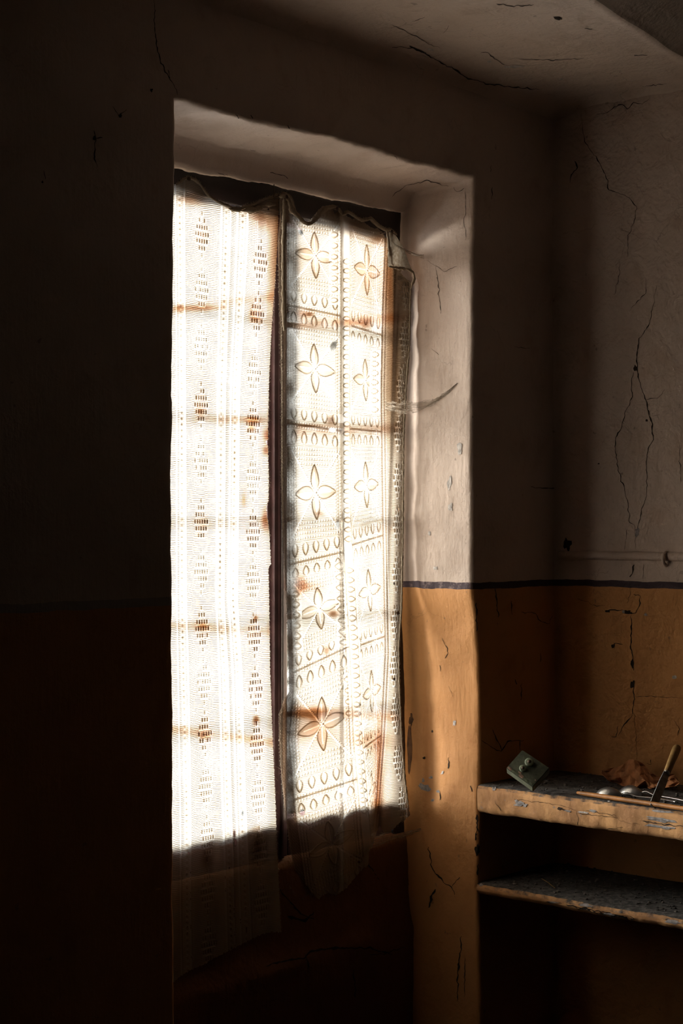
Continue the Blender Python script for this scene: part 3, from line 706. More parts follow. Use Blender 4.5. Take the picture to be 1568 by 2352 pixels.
# first column of squares
seamsA = [(452, 470), (701, 726), (972, 990), (1297, 1268), (1545, 1484), (1838, 1790), (2110, 2010)]
seamsB = [(470, 496), (748, 770), (985, 992), (1252, 1230), (1484, 1462), (1720, 1690), (1965, 1900), (2150, 2100)]
def place(seams, xl, xr):
    L_x, R_x = xl(Yr), xr(Yr); t = (Xr - L_x) / np.maximum(R_x - L_x, 1)
    for (a0, a1), (c0, c1) in zip(seams[:-1], seams[1:]):
        top = a0 + (a1 - a0) * t; bot = c0 + (c1 - c0) * t; b = (Yr - top) / (bot - top)
        m = (t >= 0) & (t < 1) & (b >= 0) & (b < 1)
        smp = CR.sample(t[m] * CW, b[m] * CH)
        for k in ('dens', 'rib', 'hole'): RC.a[k][m] = smp[k]
place(seamsA, hemr, mid); place(seamsB, lambda y: mid(y) + 20, mid2)
# leaf columns beside the seam between the squares
def leafcol(fx, y0, y1, dy, L=17, w=6.5, d=1, cl=True):
    y = y0
    while y < y1:
        x = float(fx(y))
        q = RC.win(x + d * L / 2, y, L / 2 + 3, 9)
        if q and cl: RC.a['dens'][q] = .22; RC.a['rib'][q] = .25
        RC.leaf(x, y, x + d * L, y + random.uniform(-1, 1), w * random.uniform(.85, 1.1), 1.5, .4); y += dy
mc = (Xr > mid(Yr) + 1) & (Xr < mid(Yr) + 20)
RC.a['dens'][mc] = .12; RC.a['rib'][mc] = .15
leafcol(lambda y: mid(y) + 19, 600, 1260, 22, 16, 6, -1)
leafcol(lambda y: mid(y) + 3, 1310, 1880, 22, 17, 6.5, 1)
leafcol(lambda y: mid(y) - 3, 1300, 1480, 25, 20, 8, -1); leafcol(lambda y: mid(y) - 24, 540, 700, 25, 17, 6.5, 1)
leafcol(lambda y: mid2(y) - 22, 815, 960, 21, 17, 6.5, 1); leafcol(lambda y: hemr(y) + 4, 1365, 1500, 24, 17, 7.5, 1)
leafcol(lambda y: hemr(y) - 1, 515, 620, 27, 13, 5, -1, False); leafcol(lambda y: mid(y) - 4, 1560, 1660, 26, 12, 6, -1)
for off in (0, -9, 20):
    RC.line([(float(mid(y)) + off, y) for y in range(530, 1960, 20)], .9, .8)
RC.line([(float(mid(y)) - 4, y) for y in range(530, 1960, 20)], 1.6, -.2)
# border band with ribs and little blocks at the right
mb = Xr > mid2(Yr)
RC.a['dens'][mb] = .38; RC.a['rib'][mb] = 1.0
for o_, v, wd in ((1, .9, 1.3), (4.5, -.6, 1.4), (8, .8, 1.0), (11, -.5, 1.2)):
    RC.line([(float(mid2(y)) + o_, y) for y in range(530, 1900, 12)], wd, v)
dr = lambda y: np.maximum(mid2(y) + 22, edr(y) - 14)
for k, cy_ in enumerate(range(665, 1860, 108)):
    diamond(RC, dr, cy_, 1.0, n=(1, 2, 3, 4, 3, 2, 1), dx=5.2, dy=13.5)
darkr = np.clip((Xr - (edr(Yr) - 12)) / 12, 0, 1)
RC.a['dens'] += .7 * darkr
RC.a['dens'] += .95 * mb * np.clip(1 - (Yr - 900) / 160, 0, 1); RC.a['rust_shade'] += .08 * mb
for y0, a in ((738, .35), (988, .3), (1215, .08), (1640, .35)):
    g_ = np.exp(-((Yr - y0 - (800 - Xr) * slope(y0) * .6) / 12) ** 2); RC.a['rust_shade'] += a * 1.3 * g_; RC.a['dens'] += a * .6 * g_  # muntin shadows painted in as browner, denser bands
# doubled hem at the left edge
mh = Xr < hemr(Yr)
RC.a['dens'][mh] = 1.05 + .7 * (np.sin(Yr[mh] * .93 + 2 * np.sin(Xr[mh])) > .55) - 1.3 * (np.sin(Yr[mh] * .71 + Xr[mh] * 1.9) > .86); RC.a['rib'][mh] = .4; RC.a['rust_shade'][mh] = .45
RC.a['dens'][(Xr < edl(Yr) + 3)] = .35
m3 = np.exp(-((Xr - hemr(Yr)) / 1.6) ** 2); RC.a['dens'] += .8 * m3
for (x, y, rx, ry, v, r) in ((690, 720, 22, 9, .5, .6), (710, 722, 8, 4, 1.2, .6), (840, 745, 12, 12, .9, .5), (810, 742, 26, 7, .35, .5), (760, 965, 9, 9, 1.1, .5), (700, 978, 36, 3, .8, .5), (690, 1345, 12, 18, .6, .9), (765, 1410, 9, 7, 1.1, .7),
                             (700, 1640, 36, 9, 1.1, .9), (722, 1645, 10, 22, .5, .5), (722, 1680, 46, 34, .28, .5), (850, 1700, 46, 20, .35, .5), (750, 1495, 7, 9, .7, .8), (870, 1760, 10, 80, .9, .8), (865, 1850, 9, 40, .8, .7), (735, 1180, 10, 6, .6, .5),
                             (770, 488, 22, 14, .7, .6), (820, 515, 26, 22, .55, .6), (870, 545, 18, 14, .8, .6), (850, 640, 40, 60, .20, .4), (895, 640, 10, 90, .6, .5), (722, 585, 40, 50, .12, .3), (662, 720, 10, 18, .8, .6), (905, 820, 10, 120, .4, .4), (700, 1345, 30, 10, .3, .6)):
    RC.blob(x, y, rx * 1.4, ry * 1.4, v); RC.blob(x, y, rx * 1.4, ry * 1.4, r, 'rust_shade')
for (x, y, rx, ry, a) in ((690, 532, 5, 10, -.5), (765, 795, 8, 15, .5), (763, 988, 7, 6, 0), (775, 1205, 4, 12, 0), (694, 1866, 6, 8, 0), (783, 1815, 9, 5, 0), (768, 1924, 2.5, 3, 0), (727, 850, 2, 2, 0), (914, 1408, 4, 4, 0), (905, 1560, 3, 4, 0), (914, 1170, 3, 5, 0),
                          (765, 1010, 3, 2, 0), (824, 1980, 3, 2, 0), (905, 1340, 2, 4, 0)):
    RC.blob(x, y, rx, ry, 2.2, 'hole', soft=1.1, ang=a)
for k in range(60):
    y = random.uniform(800, 1000); RC.blob(float(dr(y)) + random.uniform(-8, 6), y, 1.0, 1.6, 1.0, 'hole')

def topL(x):
    return np.interp(x, [384, 403, 412, 420, 432, 440, 448, 460, 470, 480, 492, 510, 530, 548, 565, 585, 600, 618, 634, 645, 660],
                     [430, 422, 417, 409, 405, 408, 410, 422, 436, 449, 456, 466, 474, 477, 472, 466, 458, 452, 446, 443, 446])
def botL(x):
    return np.interp(x, [384, 403, 408, 430, 445, 470, 480, 520, 555, 570, 600, 620, 650], [2262, 2254, 2246, 2232, 2224, 2214, 2206, 2186, 2168, 2160, 2146, 2141, 2141])
def topR(x):
    return np.interp(x, [636, 650, 664, 668, 675, 685, 697, 705, 715, 725, 733, 742, 752, 765, 778, 785, 792, 797, 806, 818, 830, 842, 850, 858, 866, 875, 885, 895, 908, 925, 945],
                     [447, 441, 446, 455, 480, 495, 508, 512, 509, 500, 492, 482, 474, 472, 478, 492, 486, 483, 488, 497, 503, 501, 498, 506, 514, 520, 525, 524, 534, 560, 600])
def botR(x):
    return np.interp(x, [636, 665, 676, 690, 700, 715, 740, 770, 800, 812, 820, 830, 835, 838, 846, 858, 868, 878, 890, 905, 920, 930, 941],
                     [1990, 2036, 2052, 2066, 2058, 2050, 2056, 2040, 2012, 2002, 1994, 1990, 1985, 1955, 1948, 1915, 1896, 1915, 1912, 1900, 1886, 1882, 1872])
def curtain(name, cv, xl, xr, top, bot, x0, x1, stepx, stepy, depth, fringe=0.0):
    nu = int((x1 - x0) / stepx); ymin, ymax = 400, 2270
    # rows run along the cloth; columns are squeezed between the two uneven side edges
    u = np.linspace(0, 1, nu); xt = x0 + u * (x1 - x0)
    T = top(xt) + 1.2 * np.sin(xt * .9) * np.sin(xt * .37); B = bot(xt) + 1.8 * np.sin(xt * .8) * np.sin(xt * .23)
    nv = int((B.max() - T.min()) / stepy)
    v = np.linspace(0, 1, nv)[None, :]
    Yp = T[:, None] + (B - T)[:, None] * v
    XLs, XRs = xl(Yp), xr(Yp)
    j = .9 * np.sin(Yp * .61) * np.sin(Yp * .173) + .7 * np.sin(Yp * 1.9) * np.sin(Yp * .07)
    Xp = XLs + (XRs - XLs + j * (u[:, None] > .9)) * u[:, None]
    smp = cv.sample(Xp, Yp)
    Yd = depth(Xp, Yp) - .0009 * smp['dens']
    rx = VIEW.x + RIGHT.x * (Xp - 784) / F; ry = VIEW.y + RIGHT.y * (Xp - 784) / F; rz = -(Yp - 1200) / F
    t = (Yd - CAM.y) / ry
    V = np.stack([CAM.x + rx * t, CAM.y + ry * t, CAM.z + rz * t], -1).reshape(-1, 3)
    me = bpy.data.meshes.new(name); nq = (nu - 1) * (nv - 1)
    me.vertices.add(len(V)); me.vertices.foreach_set('co', V.astype(np.float32).ravel())
    ii, jj = np.meshgrid(np.arange(nu - 1), np.arange(nv - 1), indexing='ij'); a = (ii * nv + jj).ravel()
    q = np.stack([a, a + 1, a + nv + 1, a + nv], -1).astype(np.int32).ravel()
    me.loops.add(len(q)); me.loops.foreach_set('vertex_index', q)
    me.polygons.add(nq); me.polygons.foreach_set('loop_start', np.arange(0, 4 * nq, 4, dtype=np.int32))
    me.polygons.foreach_set('use_smooth', np.ones(nq, bool))
    me.update(calc_edges=True)
    for k in ('dens', 'rib', 'hole', 'rust_shade'):
        at_ = me.attributes.new(k, 'FLOAT', 'POINT'); A = smp[k].astype(np.float32)
        if k in ('hole', 'rust_shade'): A = np.clip(A, 0, 1)
        at_.data.foreach_set('value', A.ravel())
    o = bpy.data.objects.new(name, me); C.objects.link(o); me.materials.append(M['cloth'])
    return o, V.reshape(nu, nv, 3)
def depthL(X, Y):
    return .207 + .0035 * np.sin(X * .055 + 1) + .002 * np.sin(X * .15 + Y * .002) + .004 * np.sin(Y * .004 + X * .01) - .010 * np.clip((Y - 1900) / 300, 0, 1)
def depthR(X, Y):
    pl = np.exp(-((X - 790) / 7) ** 2) * .010 - np.exp(-((X - 875 + (Y - 1600) * .03) / 9) ** 2) * .012
    return .209 - pl * .9 + .004 * np.sin(X * .09 + Y * .0015) + .003 * np.sin(Y * .006 + X * .02) - .022 * np.clip((X - 885) / 60, 0, 1) ** 1.3 - .006 * np.exp(-((X - 652) / 9) ** 2)
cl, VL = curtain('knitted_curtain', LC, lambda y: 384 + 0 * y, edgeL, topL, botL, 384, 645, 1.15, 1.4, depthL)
tag(cl, 'long ribbed cream knitted curtain with columns of diamonds, hanging left of the window gap', 'curtain')
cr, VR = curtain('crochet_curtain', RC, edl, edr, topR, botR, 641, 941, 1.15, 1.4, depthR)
tag(cr, 'ragged cream crochet curtain with four-petal flower squares, hanging beside the right reveal', 'curtain')

# rolled top hems, side rolls
def roll(name, pts, r, parent, mat='hem', n=8, wob=.35):
    P = []
    for a, b in zip(pts[:-1], pts[1:]):
        L = (b - a).length; m = max(1, int(L / .004))
        for k in range(m): P.append(a.lerp(b, k / m))
    P.append(pts[-1])
    rad = [r * (1 + wob * 2 * vn(i * .35, r * 900)) * (math.sin(math.pi * min(1, (i + 1) / 6, (len(P) - i) / 6) / 2)) for i in range(len(P))]
    Q = [p + Vector((0, -.001 + .0012 * vn(i * .5, 2), .0012 * vn(i * .4, 8))) for i, p in enumerate(P)]
    v, f = [], []; tube(v, f, Q, rad, n)
    return mesh_obj(name, v, f, M[mat], parent)
def along_top(top, depth, x0, x1, dy=2, st=4): return [at_y(x, float(top(x)) + dy, float(depth(np.float64(x), np.float64(top(x)))) - .002) for x in np.arange(x0, x1, st)]
roll('top_hem', along_top(topL, depthL, 404, 640, 3), .0030, cl)
roll('top_hem', along_top(topR, depthR, 642, 912, 3), .0042, cr)
roll('bunched_hem', along_top(lambda x: np.interp(x, [520, 550, 585, 610, 640], [478, 484, 482, 470, 470]), depthL, 524, 636, 0), .0052, cl, wob=.6)
roll('gathered_fold', [at_y(x, y, .178) for x, y in ((640, 452), (652, 450), (664, 462), (668, 480), (684, 500))], .0055, cr)
roll('gathered_fold', [at_y(x, y, .178) for x, y in ((652, 450), (652, 500), (650, 560), (650, 640), (652, 760))], .0048, cr, wob=.2)
roll('gathered_fold', [at_y(x, y, .172) for x, y in ((887, 528), (890, 545), (893, 575), (892, 605), (900, 612))], .0030, cr)
roll('side_hem', [at_y(float(edr(y)) - 2, y, .172) for y in range(650, 1870, 30)], .0020, cr, wob=.5)
# folded-over corner at the top right
fl = []; nU, nV = 16, 14
for i in range(nU):
    for j in range(nV):
        u, v = i / (nU - 1), j / (nV - 1)
        tp = (892 + 16 * u, 532 + 8 * u); bt = (890 + 62 * u, 612 + 14 * u * u)
        x = tp[0] + (bt[0] - tp[0]) * v + 3 * math.sin(v * 5) * u; y = tp[1] + (bt[1] - tp[1]) * v
        fl.append(at_y(x, y, .168 - .010 * u * v + .003 * math.sin(u * 7 + v * 4)))
mesh_obj('folded_corner', fl, grid_faces(nU, nV), M['hem'], cr)
roll('corner_roll', [at_y(x, y, .155) for x, y in ((892, 612), (915, 616), (935, 618), (948, 626), (951, 640), (946, 652), (943, 664))], .0032, cr, wob=.6)

# loose threads
def threads(V, name, parent, spec):
    v, f = [], []
    for (p, d, L) in spec:
        P = [p]; dd = Vector(d)
        for k in range(3):
            dd = (dd + Vector([random.uniform(-.5, .5) for _ in range(3)])).normalized()
            P.append(P[-1] + dd * (L / 3))
        tube(v, f, P, .00035, 3, False)
    return tag(mesh_obj(name, v, f, M['thread'], parent), kind='stuff')
spec = []
for k in range(460):
    y = random.choice((random.uniform(640, 1000), random.uniform(990, 1240), random.uniform(1400, 2100))); x = float(edgeL(y))
    spec.append((at_y(x - .5, y, float(depthL(x, y))), (1, -.2, random.uniform(-.6, .2)), random.uniform(.0015, .005)))
for k in range(160):
    x = random.uniform(404, 640); y = float(topL(x)); spec.append((at_y(x, y + 1, float(depthL(x, y)) - .003), (random.uniform(-.5, .5), -.2, 1), random.uniform(.003, .007)))
for k in range(24):
    y = random.uniform(600, 2000); spec.append((at_y(float(edgeL(y)), y, .185), (1, -.2, -.6), random.uniform(.008, .016)))
threads(VL, 'fringe', cl, spec); spec = []
for k in range(560):
    y = random.uniform(600, 1980); x = float(edl(y)); spec.append((at_y(x + .5, y, float(depthR(x, y))), (-1, -.2, random.uniform(-.5, .5)), random.uniform(.0015, .005)))
for k in range(240):
    x = random.uniform(645, 912); y = float(topR(x)); spec.append((at_y(x, y + 1, float(depthR(x, y)) - .003), (random.uniform(-.5, .5), -.2, 1), random.uniform(.002, .006)))
for k in range(220):
    x = random.uniform(660, 940); y = float(botR(x)); spec.append((at_y(x, y - 1, float(depthR(x, y))), (random.uniform(-.5, .5), -.1, -1), random.uniform(.002, .007)))
for k in range(260):
    y = random.uniform(640, 1870); x = float(edr(y)); spec.append((at_y(x - .5, y, .162), (1, -.3, random.uniform(-.6, .3)), random.uniform(.0012, .004)))
threads(VR, 'fringe', cr, spec)

# nails
def nail(px, py, Y, label, r=.0045):
    p = at_y(px, py, Y); o = empty('nail', p); tag(o, label, 'nail')
    v, f = [], []; tube(v, f, [p + Vector((0, .0, 0)), p + Vector((0, .045, 0))], .0013, 8); mesh_obj('shank', v, f, M['nail'], o)
    v, f = [], []; tube(v, f, [p + Vector((0, -.0015, 0)), p + Vector((0, -.0008, 0)), p + Vector((0, .0006, 0))], [r * .7, r, r], 12); mesh_obj('head', v, f, M['nail'], o)
nail(434, 411, .195, 'rusty nail pinning the top left peak of the knitted curtain')
nail(658, 452, .172, 'rusty nail at the tall bunched peak where the two curtains meet')
nail(774, 479, .190, 'rusty nail holding the crochet curtain at the middle of its top edge')
nail(900, 532, .172, 'rusty nail at the right end of the crochet curtain, near the reveal')
v, f = [], []
tube(v, f, [at_y(629, 424, .215), at_y(629, 438, .205), at_y(628, 452, .19)], .0012, 6)
hook = mesh_obj('wire_hook', v, f, M['nail']); tag(hook, 'short thin wire on the window head above the bunched curtain peak', 'wire')

# ------------------------------------------------------------------ cobwebs
def gauze(name, A, B, wa, wb, sag, label, ny=7, nx_=28, strands=16, base_r=.00022):
    o = empty(name, A); tag(o, label, 'cobweb')
    vs_ = []
    up = Vector((0, 0, 1)); dirn = (B - A)
    def pt(u, w_):
        c = A.lerp(B, u); c = c + Vector((0, 0, -sag * 4 * u * (1 - u)))
        ww = wa + (wb - wa) * u
        return c + up * ((w_ - .5) * ww * (1 + .5 * vn(u * 5, w_ * 2, 0, 1, 3))) + Vector((.004 * vn(u * 9, w_ * 5), .004 * vn(u * 7, w_ * 5, 4), 0))
    for i in range(nx_):
        for j in range(ny): vs_.append(pt(i / (nx_ - 1), j / (ny - 1)))
    mesh_obj('veil', vs_, grid_faces(nx_, ny), M['web'], o)
    v, f = [], []
    for k in range(strands):
        w0, w1 = random.random(), random.random(); tube(v, f, [pt(u / 10, w0 + (w1 - w0) * u / 10) for u in range(11)], base_r, 3, False)
    tag(mesh_obj('strands', v, f, M['thread'], o), kind='stuff')
    return o
a = at_y(884, 930, .140); b_, _ = hit(L_, 950, 935, .006); c_, _ = hit(L_, 1050, 880, .001)
gauze('cobweb', a, b_, .022, .032, .004, 'thick dusty cobweb stretched from the crochet curtain to the right reveal')
gauze('cobweb', b_, c_, .030, .001, .014, 'thin tapering cobweb rising across the pale right reveal')
b2_, _ = hit(L_, 968, 1905, .003)
gauze('cobweb', at_y(852, 1930, .165), b2_, .035, .006, .004, 'dusty cobweb below the ragged bottom corner of the crochet curtain')
b3_, _ = hit(L_, 975, 590, .003)
gauze('cobweb', at_y(905, 560, .158), b3_, .004, .012, .004, 'faint cobweb from the folded curtain corner to the reveal', strands=8)

# ------------------------------------------------------------------ masonry shelves
def shelf(zt, zb, label, seed, xf=.010):
    pr = [(XW + .02, zt - .004), (.25, zt), (.15, zt), (.08, zt), (.04, zt), (xf + .012, zt - .0005), (xf + .004, zt - .003), (xf, zt - .009)]
    n = 6; pr += [(xf - .001, zt - .009 - (zt - zb - .018) * k / n) for k in range(1, n)]
    pr += [(xf, zb + .009), (xf + .004, zb + .003), (xf + .012, zb), (.05, zb), (.12, zb), (XW + .02, zb)]
    yy = np.linspace(.003, -.695, 180); verts = []
    for y in yy:
        for (x, z) in pr:
            n1 = .0022 * vn(x, y, z, 9, seed) + .0016 * vn(x, y, z, 38, seed + 3) + .0008 * vn(x, y, z, 110, seed)
            edge = 1 if x < .06 else .35
            verts.append((x + n1 * edge, y, z + n1 * .8 * edge))
    k = len(pr); fs = grid_faces(len(yy), k); fs += [tuple(range(k))]
    o = mesh_obj('shelf', verts, fs, M['shelf']); tag(o, label, 'shelf'); return o
sh1 = shelf(.878, .811, 'upper ochre painted masonry shelf in the corner, holding cutlery and a green block', 3)
sh2 = shelf(.645, .618, 'thinner lower masonry shelf with a broken, crusted front edge', 9)
BV['shelf'] = bvh_of(sh1); HOST['shelf'] = sh1; BV['low'] = bvh_of(sh2); HOST['low'] = sh2
for p, wd in (([(1345, 1862), (1410, 1872), (1415, 1876)], 1.6), ([(1288, 1858), (1300, 1862)], 5), ([(1325, 1863), (1327, 1895), (1324, 1905)], 1.8), ([(1326, 1868), (1360, 1872), (1418, 1878)], 1.8), ([(1180, 1835), (1300, 1852), (1325, 1862)], 1.0),
              ([(1475, 1885), (1520, 1893), (1568, 1898)], 4), ([(1390, 1868), (1445, 1892), (1475, 1892)], .8), ([(1370, 1915), (1400, 1905), (1430, 1900)], 1.2), ([(1136, 1838), (1150, 1862)], 1.2)): ribbon('crack', 'shelf', p, wd)
for a in ((1192, 1846, 12, 5, 'chip', 0), (1206, 1850, 5, 4, 'chip', 0), (1186, 1840, 4, 3, 'chip', .3), (1360, 1862, 9, 3, 'chip', .2), (1515, 1882, 36, 5, 'chip', .13), (1520, 1900, 40, 4, 'chip', .14), (1520, 1864, 22, 2.5, 'chip', .1), (1285, 1857, 5, 3, 'crack', 0), (1134, 1813, 4, 4, 'chip', 0),
          (1340, 1866, 14, 2.2, 'chip_pale', .12), (1305, 1863, 7, 2.2, 'chip', .1), (1400, 1920, 20, 1.6, 'chip', .15)):
    patch('bare_patch' if 'chip' in a[4] else 'hole', 'shelf', *a)
for p, wd in (([(1300, 2078), (1360, 2092), (1420, 2104), (1500, 2122), (1568, 2132)], 9), ([(1255, 2071), (1290, 2075)], 2.5), ([(1100, 2050), (1180, 2064), (1260, 2080)], 1.2)): ribbon('crack', 'low', p, wd)
for a in ((1345, 2080, 16, 3.5, 'chip', .15), (1400, 2100, 14, 3, 'chip', .2), (1480, 2116, 30, 4, 'chip', .16), (1545, 2118, 18, 5, 'chip', .15), (1105, 2033, 4, 4, 'chip', 0), (1270, 2072, 12, 1.8, 'chip', .15), (1410, 2113, 90, 1.6, 'chip', .2), (1390, 2103, 5, 4, 'chip_pale', 0)):
    patch('bare_patch', 'low', *a)
# rubble and dust on the shelves
def rubble(z, n, host, seed, xr=(.03, .33), yr=(-.67, -.02), r=(.0006, .0028)):
    random.seed(seed); bm = bmesh.new()
    for k in range(n):
        x = random.uniform(*xr); y = random.uniform(*yr); s_ = random.uniform(*r) * (1 if random.random() < .8 else 1.8)
        g = bmesh.ops.create_icosphere(bm, subdivisions=1, radius=s_)
        for v in g['verts']:
            v.co = Vector((v.co.x * random.uniform(.8, 1.3), v.co.y * random.uniform(.8, 1.4), v.co.z * .6)) + Vector((x, y, z + s_ * .3))
    return tag(bm_obj('grit', bm, M['ledge'], host, smooth=False), kind='stuff')
rubble(.8785, 520, sh1, 5)
rubble(.6455, 620, sh2, 6)

# ------------------------------------------------------------------ things on the upper shelf
M['green'] = simple('old_green_paint', (.085, .092, .062), .6, var=.3, scale=70)
M['greenlight'] = simple('worn_green_paint', (.12, .135, .085), .7, var=.35, scale=120)
M['pinkwood'] = simple('chipped_primer', (.30, .19, .14), .8, var=.3, scale=120)
M['stick'] = simple('stained_wood', (.30, .12, .03), .5, var=.3, scale=30)
M['steel'] = simple('dull_steel', (.45, .43, .41), .34, 1.0, var=.15, scale=90, bump=.1)
M['blade'] = simple('tarnished_blade', (.20, .19, .185), .6, .35, var=.3, scale=90)
M['handle'] = simple('yellowed_handle', (.24, .135, .045), .5, var=.3, scale=40)
M['leaf'] = simple('dry_brown_paper', (.34, .14, .055), .75, var=.35, scale=35, bump=.5)
M['leafpale'] = M['leaf']
# green block
A_, B_, Cc, D_ = [at_depth(x, y, d) for x, y, d in ((1199, 1732, 3.852), (1262, 1774, 3.822), (1223, 1818, 3.800), (1162, 1774, 3.835))]
nb = (B_ - Cc).cross(D_ - Cc).normalized()
if nb.dot(VIEW) > 0: nb = -nb
drop = Vector((0, 0, 0)); th = .026
front = [A_, B_, Cc, D_]; back = [p - nb * th for p in front]
lowest = min(p.z for p in front + back); lift = Vector((0, 0, .8795 - lowest)); 
bm = bmesh.new(); vv = [bm.verts.new(p + lift * (1 if lift.z > 0 else 1)) for p in front + back]
for q in ((0, 1, 2, 3), (7, 6, 5, 4), (0, 4, 5, 1), (1, 5, 6, 2), (2, 6, 7, 3), (3, 7, 4, 0)): bm.faces.new([vv[k] for k in q])
bmesh.ops.recalc_face_normals(bm, faces=bm.faces)
bmesh.ops.bevel(bm, geom=list(bm.edges), offset=.0015, segments=2, affect='EDGES')
blk = empty('wooden_block', Cc + lift); tag(blk, 'small green painted wooden block with two round knobs, tilted on its corner on the shelf', 'block')
bm_obj('body', bm, M['green'], blk, smooth=False)
def on_face(u, v, h=.0): return D_ + lift + (Cc - D_) * u + (A_ - D_) * v + nb * h
for (u, v, r) in ((.42, .36, .0085), (.44, .72, .0105)):
    vs_, f = [], []; c0 = on_face(u, v)
    tube(vs_, f, [c0 + nb * k for k in (-.001, .002, .003, .0065, .008)], [r * .75, r * .75, r, r, r * .8], 18)
    kn = mesh_obj('knob', vs_, f, M['greenlight'], blk)
    vs_, f = [], []; tube(vs_, f, [c0 + nb * .0079, c0 + nb * .0088], r * .42, 12); mesh_obj('screw', vs_, f, M['nail'], kn)
random.seed(4)
for k, (u, v, ru, rv, mt) in enumerate(((.10, .06, .10, .07, 'pinkwood'), (.30, .07, .14, .06, 'greenlight'), (.52, .08, .10, .08, 'pinkwood'), (.70, .07, .16, .07, 'greenlight'), (.42, .17, .07, .05, 'pinkwood'), (.88, .10, .08, .06, 'greenlight'), (.93, .30, .03, .03, 'pinkwood'))):
    n = 11; vs_ = [on_face(u, v, .0012)] + [on_face(min(.985, max(.015, u + ru * math.cos(t) * random.uniform(.7, 1.2))), min(.98, max(.015, v + rv * math.sin(t) * random.uniform(.7, 1.2))), .0006) for t in [2 * math.pi * q / n for q in range(n)]]
    mesh_obj('paint_flake', vs_, [(0, q + 1, (q + 1) % n + 1) for q in range(n)], M[mt], blk, smooth=False)

def spoon(c, ang, L, label, tilt=0.0, group=None):
    """bowl face down at c, handle running off at ang"""
    o = empty('spoon', c); tag(o, label, 'spoon', group)
    d = Vector((math.cos(ang), math.sin(ang), 0)); s_ = Vector((-d.y, d.x, 0))
    nU, nV = 22, 14; V_ = []
    for i in range(nU):
        t = i / (nU - 1); w_ = .020 * math.sin(math.pi * min(.985, max(.015, t)) ** .85) ** .62
        for j in range(nV):
            q = -1 + 2 * j / (nV - 1); h = .019 * (math.sin(math.pi * min(1, max(0, t * .96 + .02))) ** .6) * (1 - q * q) ** .9
            V_.append(c + d * ((t - .5) * .062) + s_ * (q * w_) + Vector((0, 0, .001 + h)))
    n0 = len(V_); f = grid_faces(nU, nV)
    b = mesh_obj('bowl', V_, f, M['steel'], o)
    so = b.modifiers.new('thick', 'SOLIDIFY'); so.thickness = .0012; so.offset = -1
    V2, f2 = [], []; m = 26
    for i in range(m):
        t = i / (m - 1); wd = .0032 + .0045 * t ** 2; h = .004 + .011 * math.exp(-((t - .10) / .12) ** 2) * .7 + .003 * math.sin(t * 3)
        cc = c + d * (.027 + t * L)
        for (a, b2) in ((-1, -.0008), (-.5, .0009), (.5, .0009), (1, -.0008)): V2.append(cc + s_ * (a * wd) + Vector((0, 0, h + b2)))
    for i in range(m - 1):
        for k in range(4): f2.append((i * 4 + k, i * 4 + (k + 1) % 4, (i + 1) * 4 + (k + 1) % 4, (i + 1) * 4 + k))
    f2 += [(0, 1, 2, 3), tuple((m - 1) * 4 + k for k in (3, 2, 1, 0))]
    mesh_obj('handle', V2, f2, M['steel'], o)
ZS = .8785
spoon(at_z(1399, 1829, ZS), math.radians(-84), .135, 'steel spoon lying face down behind the reddish stick, left of its twin')
spoon(at_z(1450, 1825, ZS), math.radians(-97), .14, 'steel spoon lying face down nearer the crumpled paper, handle running right')
# reddish stick
a = at_z(1325, 1827, ZS) + Vector((0, 0, .0065)); b_ = at_z(1568, 1864, ZS) + Vector((0, 0, .0065)); b_ = a + (b_ - a) * 1.25
vs_, f = [], []
P = [a.lerp(b_, k / 30) for k in range(31)]
tube(vs_, f, P, [.0030 + .0022 * min(1, k / 1.5) + .0004 * vn(k * .7, 3) for k in range(31)], 10)
st_ = mesh_obj('wooden_stick', vs_, f, M['stick']); tag(st_, 'long reddish brown wooden stick lying along the front of the shelf', 'stick')
# knife
tip = at_z(1487, 1856, ZS + .001); tip.x = max(tip.x, .006); end = at_x(1555, 1716, .19)
kn = empty('knife', tip); tag(kn, 'old table knife with a yellowed handle, leaning up from the shelf edge', 'knife')
dk = (end - tip); Lk = dk.length; dk.normalize(); sk = dk.cross(VIEW).normalized(); fk = sk.cross(dk)
if fk.dot(VIEW) > 0: fk = -fk
V_, f = [], []; mm = 16
for i in range(mm):
    t = i / (mm - 1); w0 = .0095 * (1 if t > .08 else .75 + 3 * t); w0 *= 1 - .22 * max(0, t - .7) / .3
    c = tip + dk * (t * Lk * .56)
    for (q, h) in ((-1, .0004), (0, .0011), (1, .0011), (1, -.0011), (0, -.0011), (-1, -.0004)): V_.append(c + sk * (q * w0) + fk * h)
for i in range(mm - 1):
    for k in range(6): f.append((i * 6 + k, i * 6 + (k + 1) % 6, (i + 1) * 6 + (k + 1) % 6, (i + 1) * 6 + k))
f += [tuple(range(6))[::-1], tuple((mm - 1) * 6 + k for k in range(6))]
mesh_obj('blade', V_, f, M['blade'], kn, smooth=False)
V_, f = [], []; tube(V_, f, [tip + dk * (Lk * t) for t in (.55, .56, .565)], [.0062, .0072, .0068], 14); mesh_obj('bolster', V_, f, M['steel'], kn)
V_, f = [], []; tube(V_, f, [tip + dk * (Lk * t) for t in (.565, .58, .7, .85, .97, .995, 1.0)], [.0066, .0078, .0086, .0094, .0098, .0085, .005], 16); mesh_obj('handle', V_, f, M['handle'], kn)
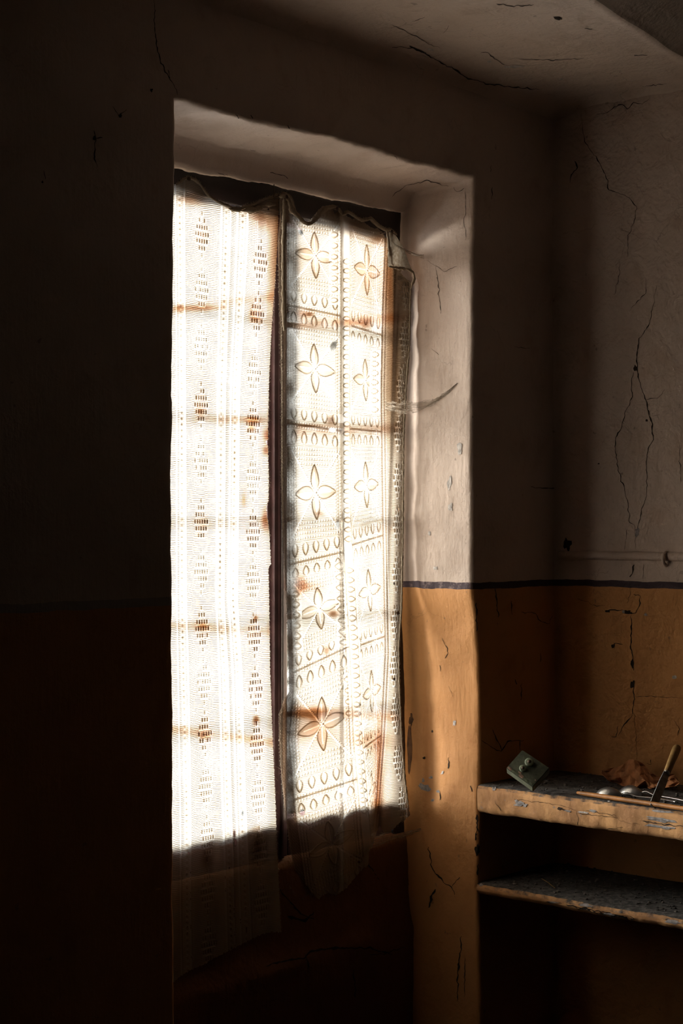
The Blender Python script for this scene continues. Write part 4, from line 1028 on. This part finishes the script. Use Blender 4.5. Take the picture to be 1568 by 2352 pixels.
# crumpled brown paper
def crumple(xs_, tops, bots, X, nu, nv, amp, seed, name, label):
    random.seed(seed); V_ = []
    for i in range(nu):
        u = i / (nu - 1); x = xs_[0] + (xs_[-1] - xs_[0]) * u; t = np.interp(x, xs_, tops); b = np.interp(x, xs_, bots)
        for j in range(nv):
            v = j / (nv - 1); y = t + (b - t) * v
            fold = amp * (abs(((u * 5.3 + v * 2.1) % 1) - .5) * 2.4 - .6) + amp * random.uniform(-.9, .9) * (.4 + v)
            p = at_x(x + random.uniform(-3, 3), y + random.uniform(-3, 3) * (0 < j < nv - 1), X - .05 * v + fold)
            p.z = max(p.z, ZS + .0008)
            V_.append(p)
    F_ = []
    for i in range(nu - 1):
        for j in range(nv - 1):
            a = i * nv + j
            F_ += [(a, a + 1, a + nv + 1), (a, a + nv + 1, a + nv)] if (i + j) % 2 else [(a, a + 1, a + nv), (a + 1, a + nv + 1, a + nv)]
    o = mesh_obj(name, V_, F_, M['leaf'], smooth=False); ss = o.modifiers.new('soft', 'SUBSURF'); ss.levels = 1; ss.render_levels = 1; sl = o.modifiers.new('thick', 'SOLIDIFY'); sl.thickness = .0008
    tag(o, label, 'paper'); return o
crumple([1380, 1395, 1415, 1432, 1438, 1444, 1460, 1478, 1484, 1500, 1512, 1530, 1548, 1558], [1770, 1766, 1762, 1760, 1748, 1741, 1746, 1752, 1770, 1778, 1786, 1780, 1776, 1790], [1776, 1794, 1802, 1814, 1818, 1818, 1812, 1810, 1812, 1816, 1814, 1808, 1806, 1800], .27, 17, 7, .022, 3, 'crumpled_paper', 'crumpled sheet of dry brown paper against the back wall behind the spoons')
V_, f = [], []
pch = at_z(1399, 1842, ZS); g = bmesh.new(); bmesh.ops.create_icosphere(g, subdivisions=1, radius=.004)
for v in g.verts: v.co = Vector((v.co.x * .7, v.co.y * 1.3, v.co.z * .35)) + pch + Vector((0, 0, .0016))
tag(bm_obj('plaster_chip', g, M['chip_pale'], smooth=False), 'tiny pale plaster chip in front of the reddish stick', 'chip')
V_, f = [], []; p0 = at_z(1244, 2020, .646); p1 = at_z(1274, 2041, .646); tube(V_, f, [p0 + Vector((0, 0, .002)), p0.lerp(p1, .5) + Vector((0, 0, .003)), p1 + Vector((0, 0, .0015))], .0012, 6)
tag(mesh_obj('twig', V_, f, M['handle']), 'short straw-coloured twig lying on the lower shelf', 'twig')
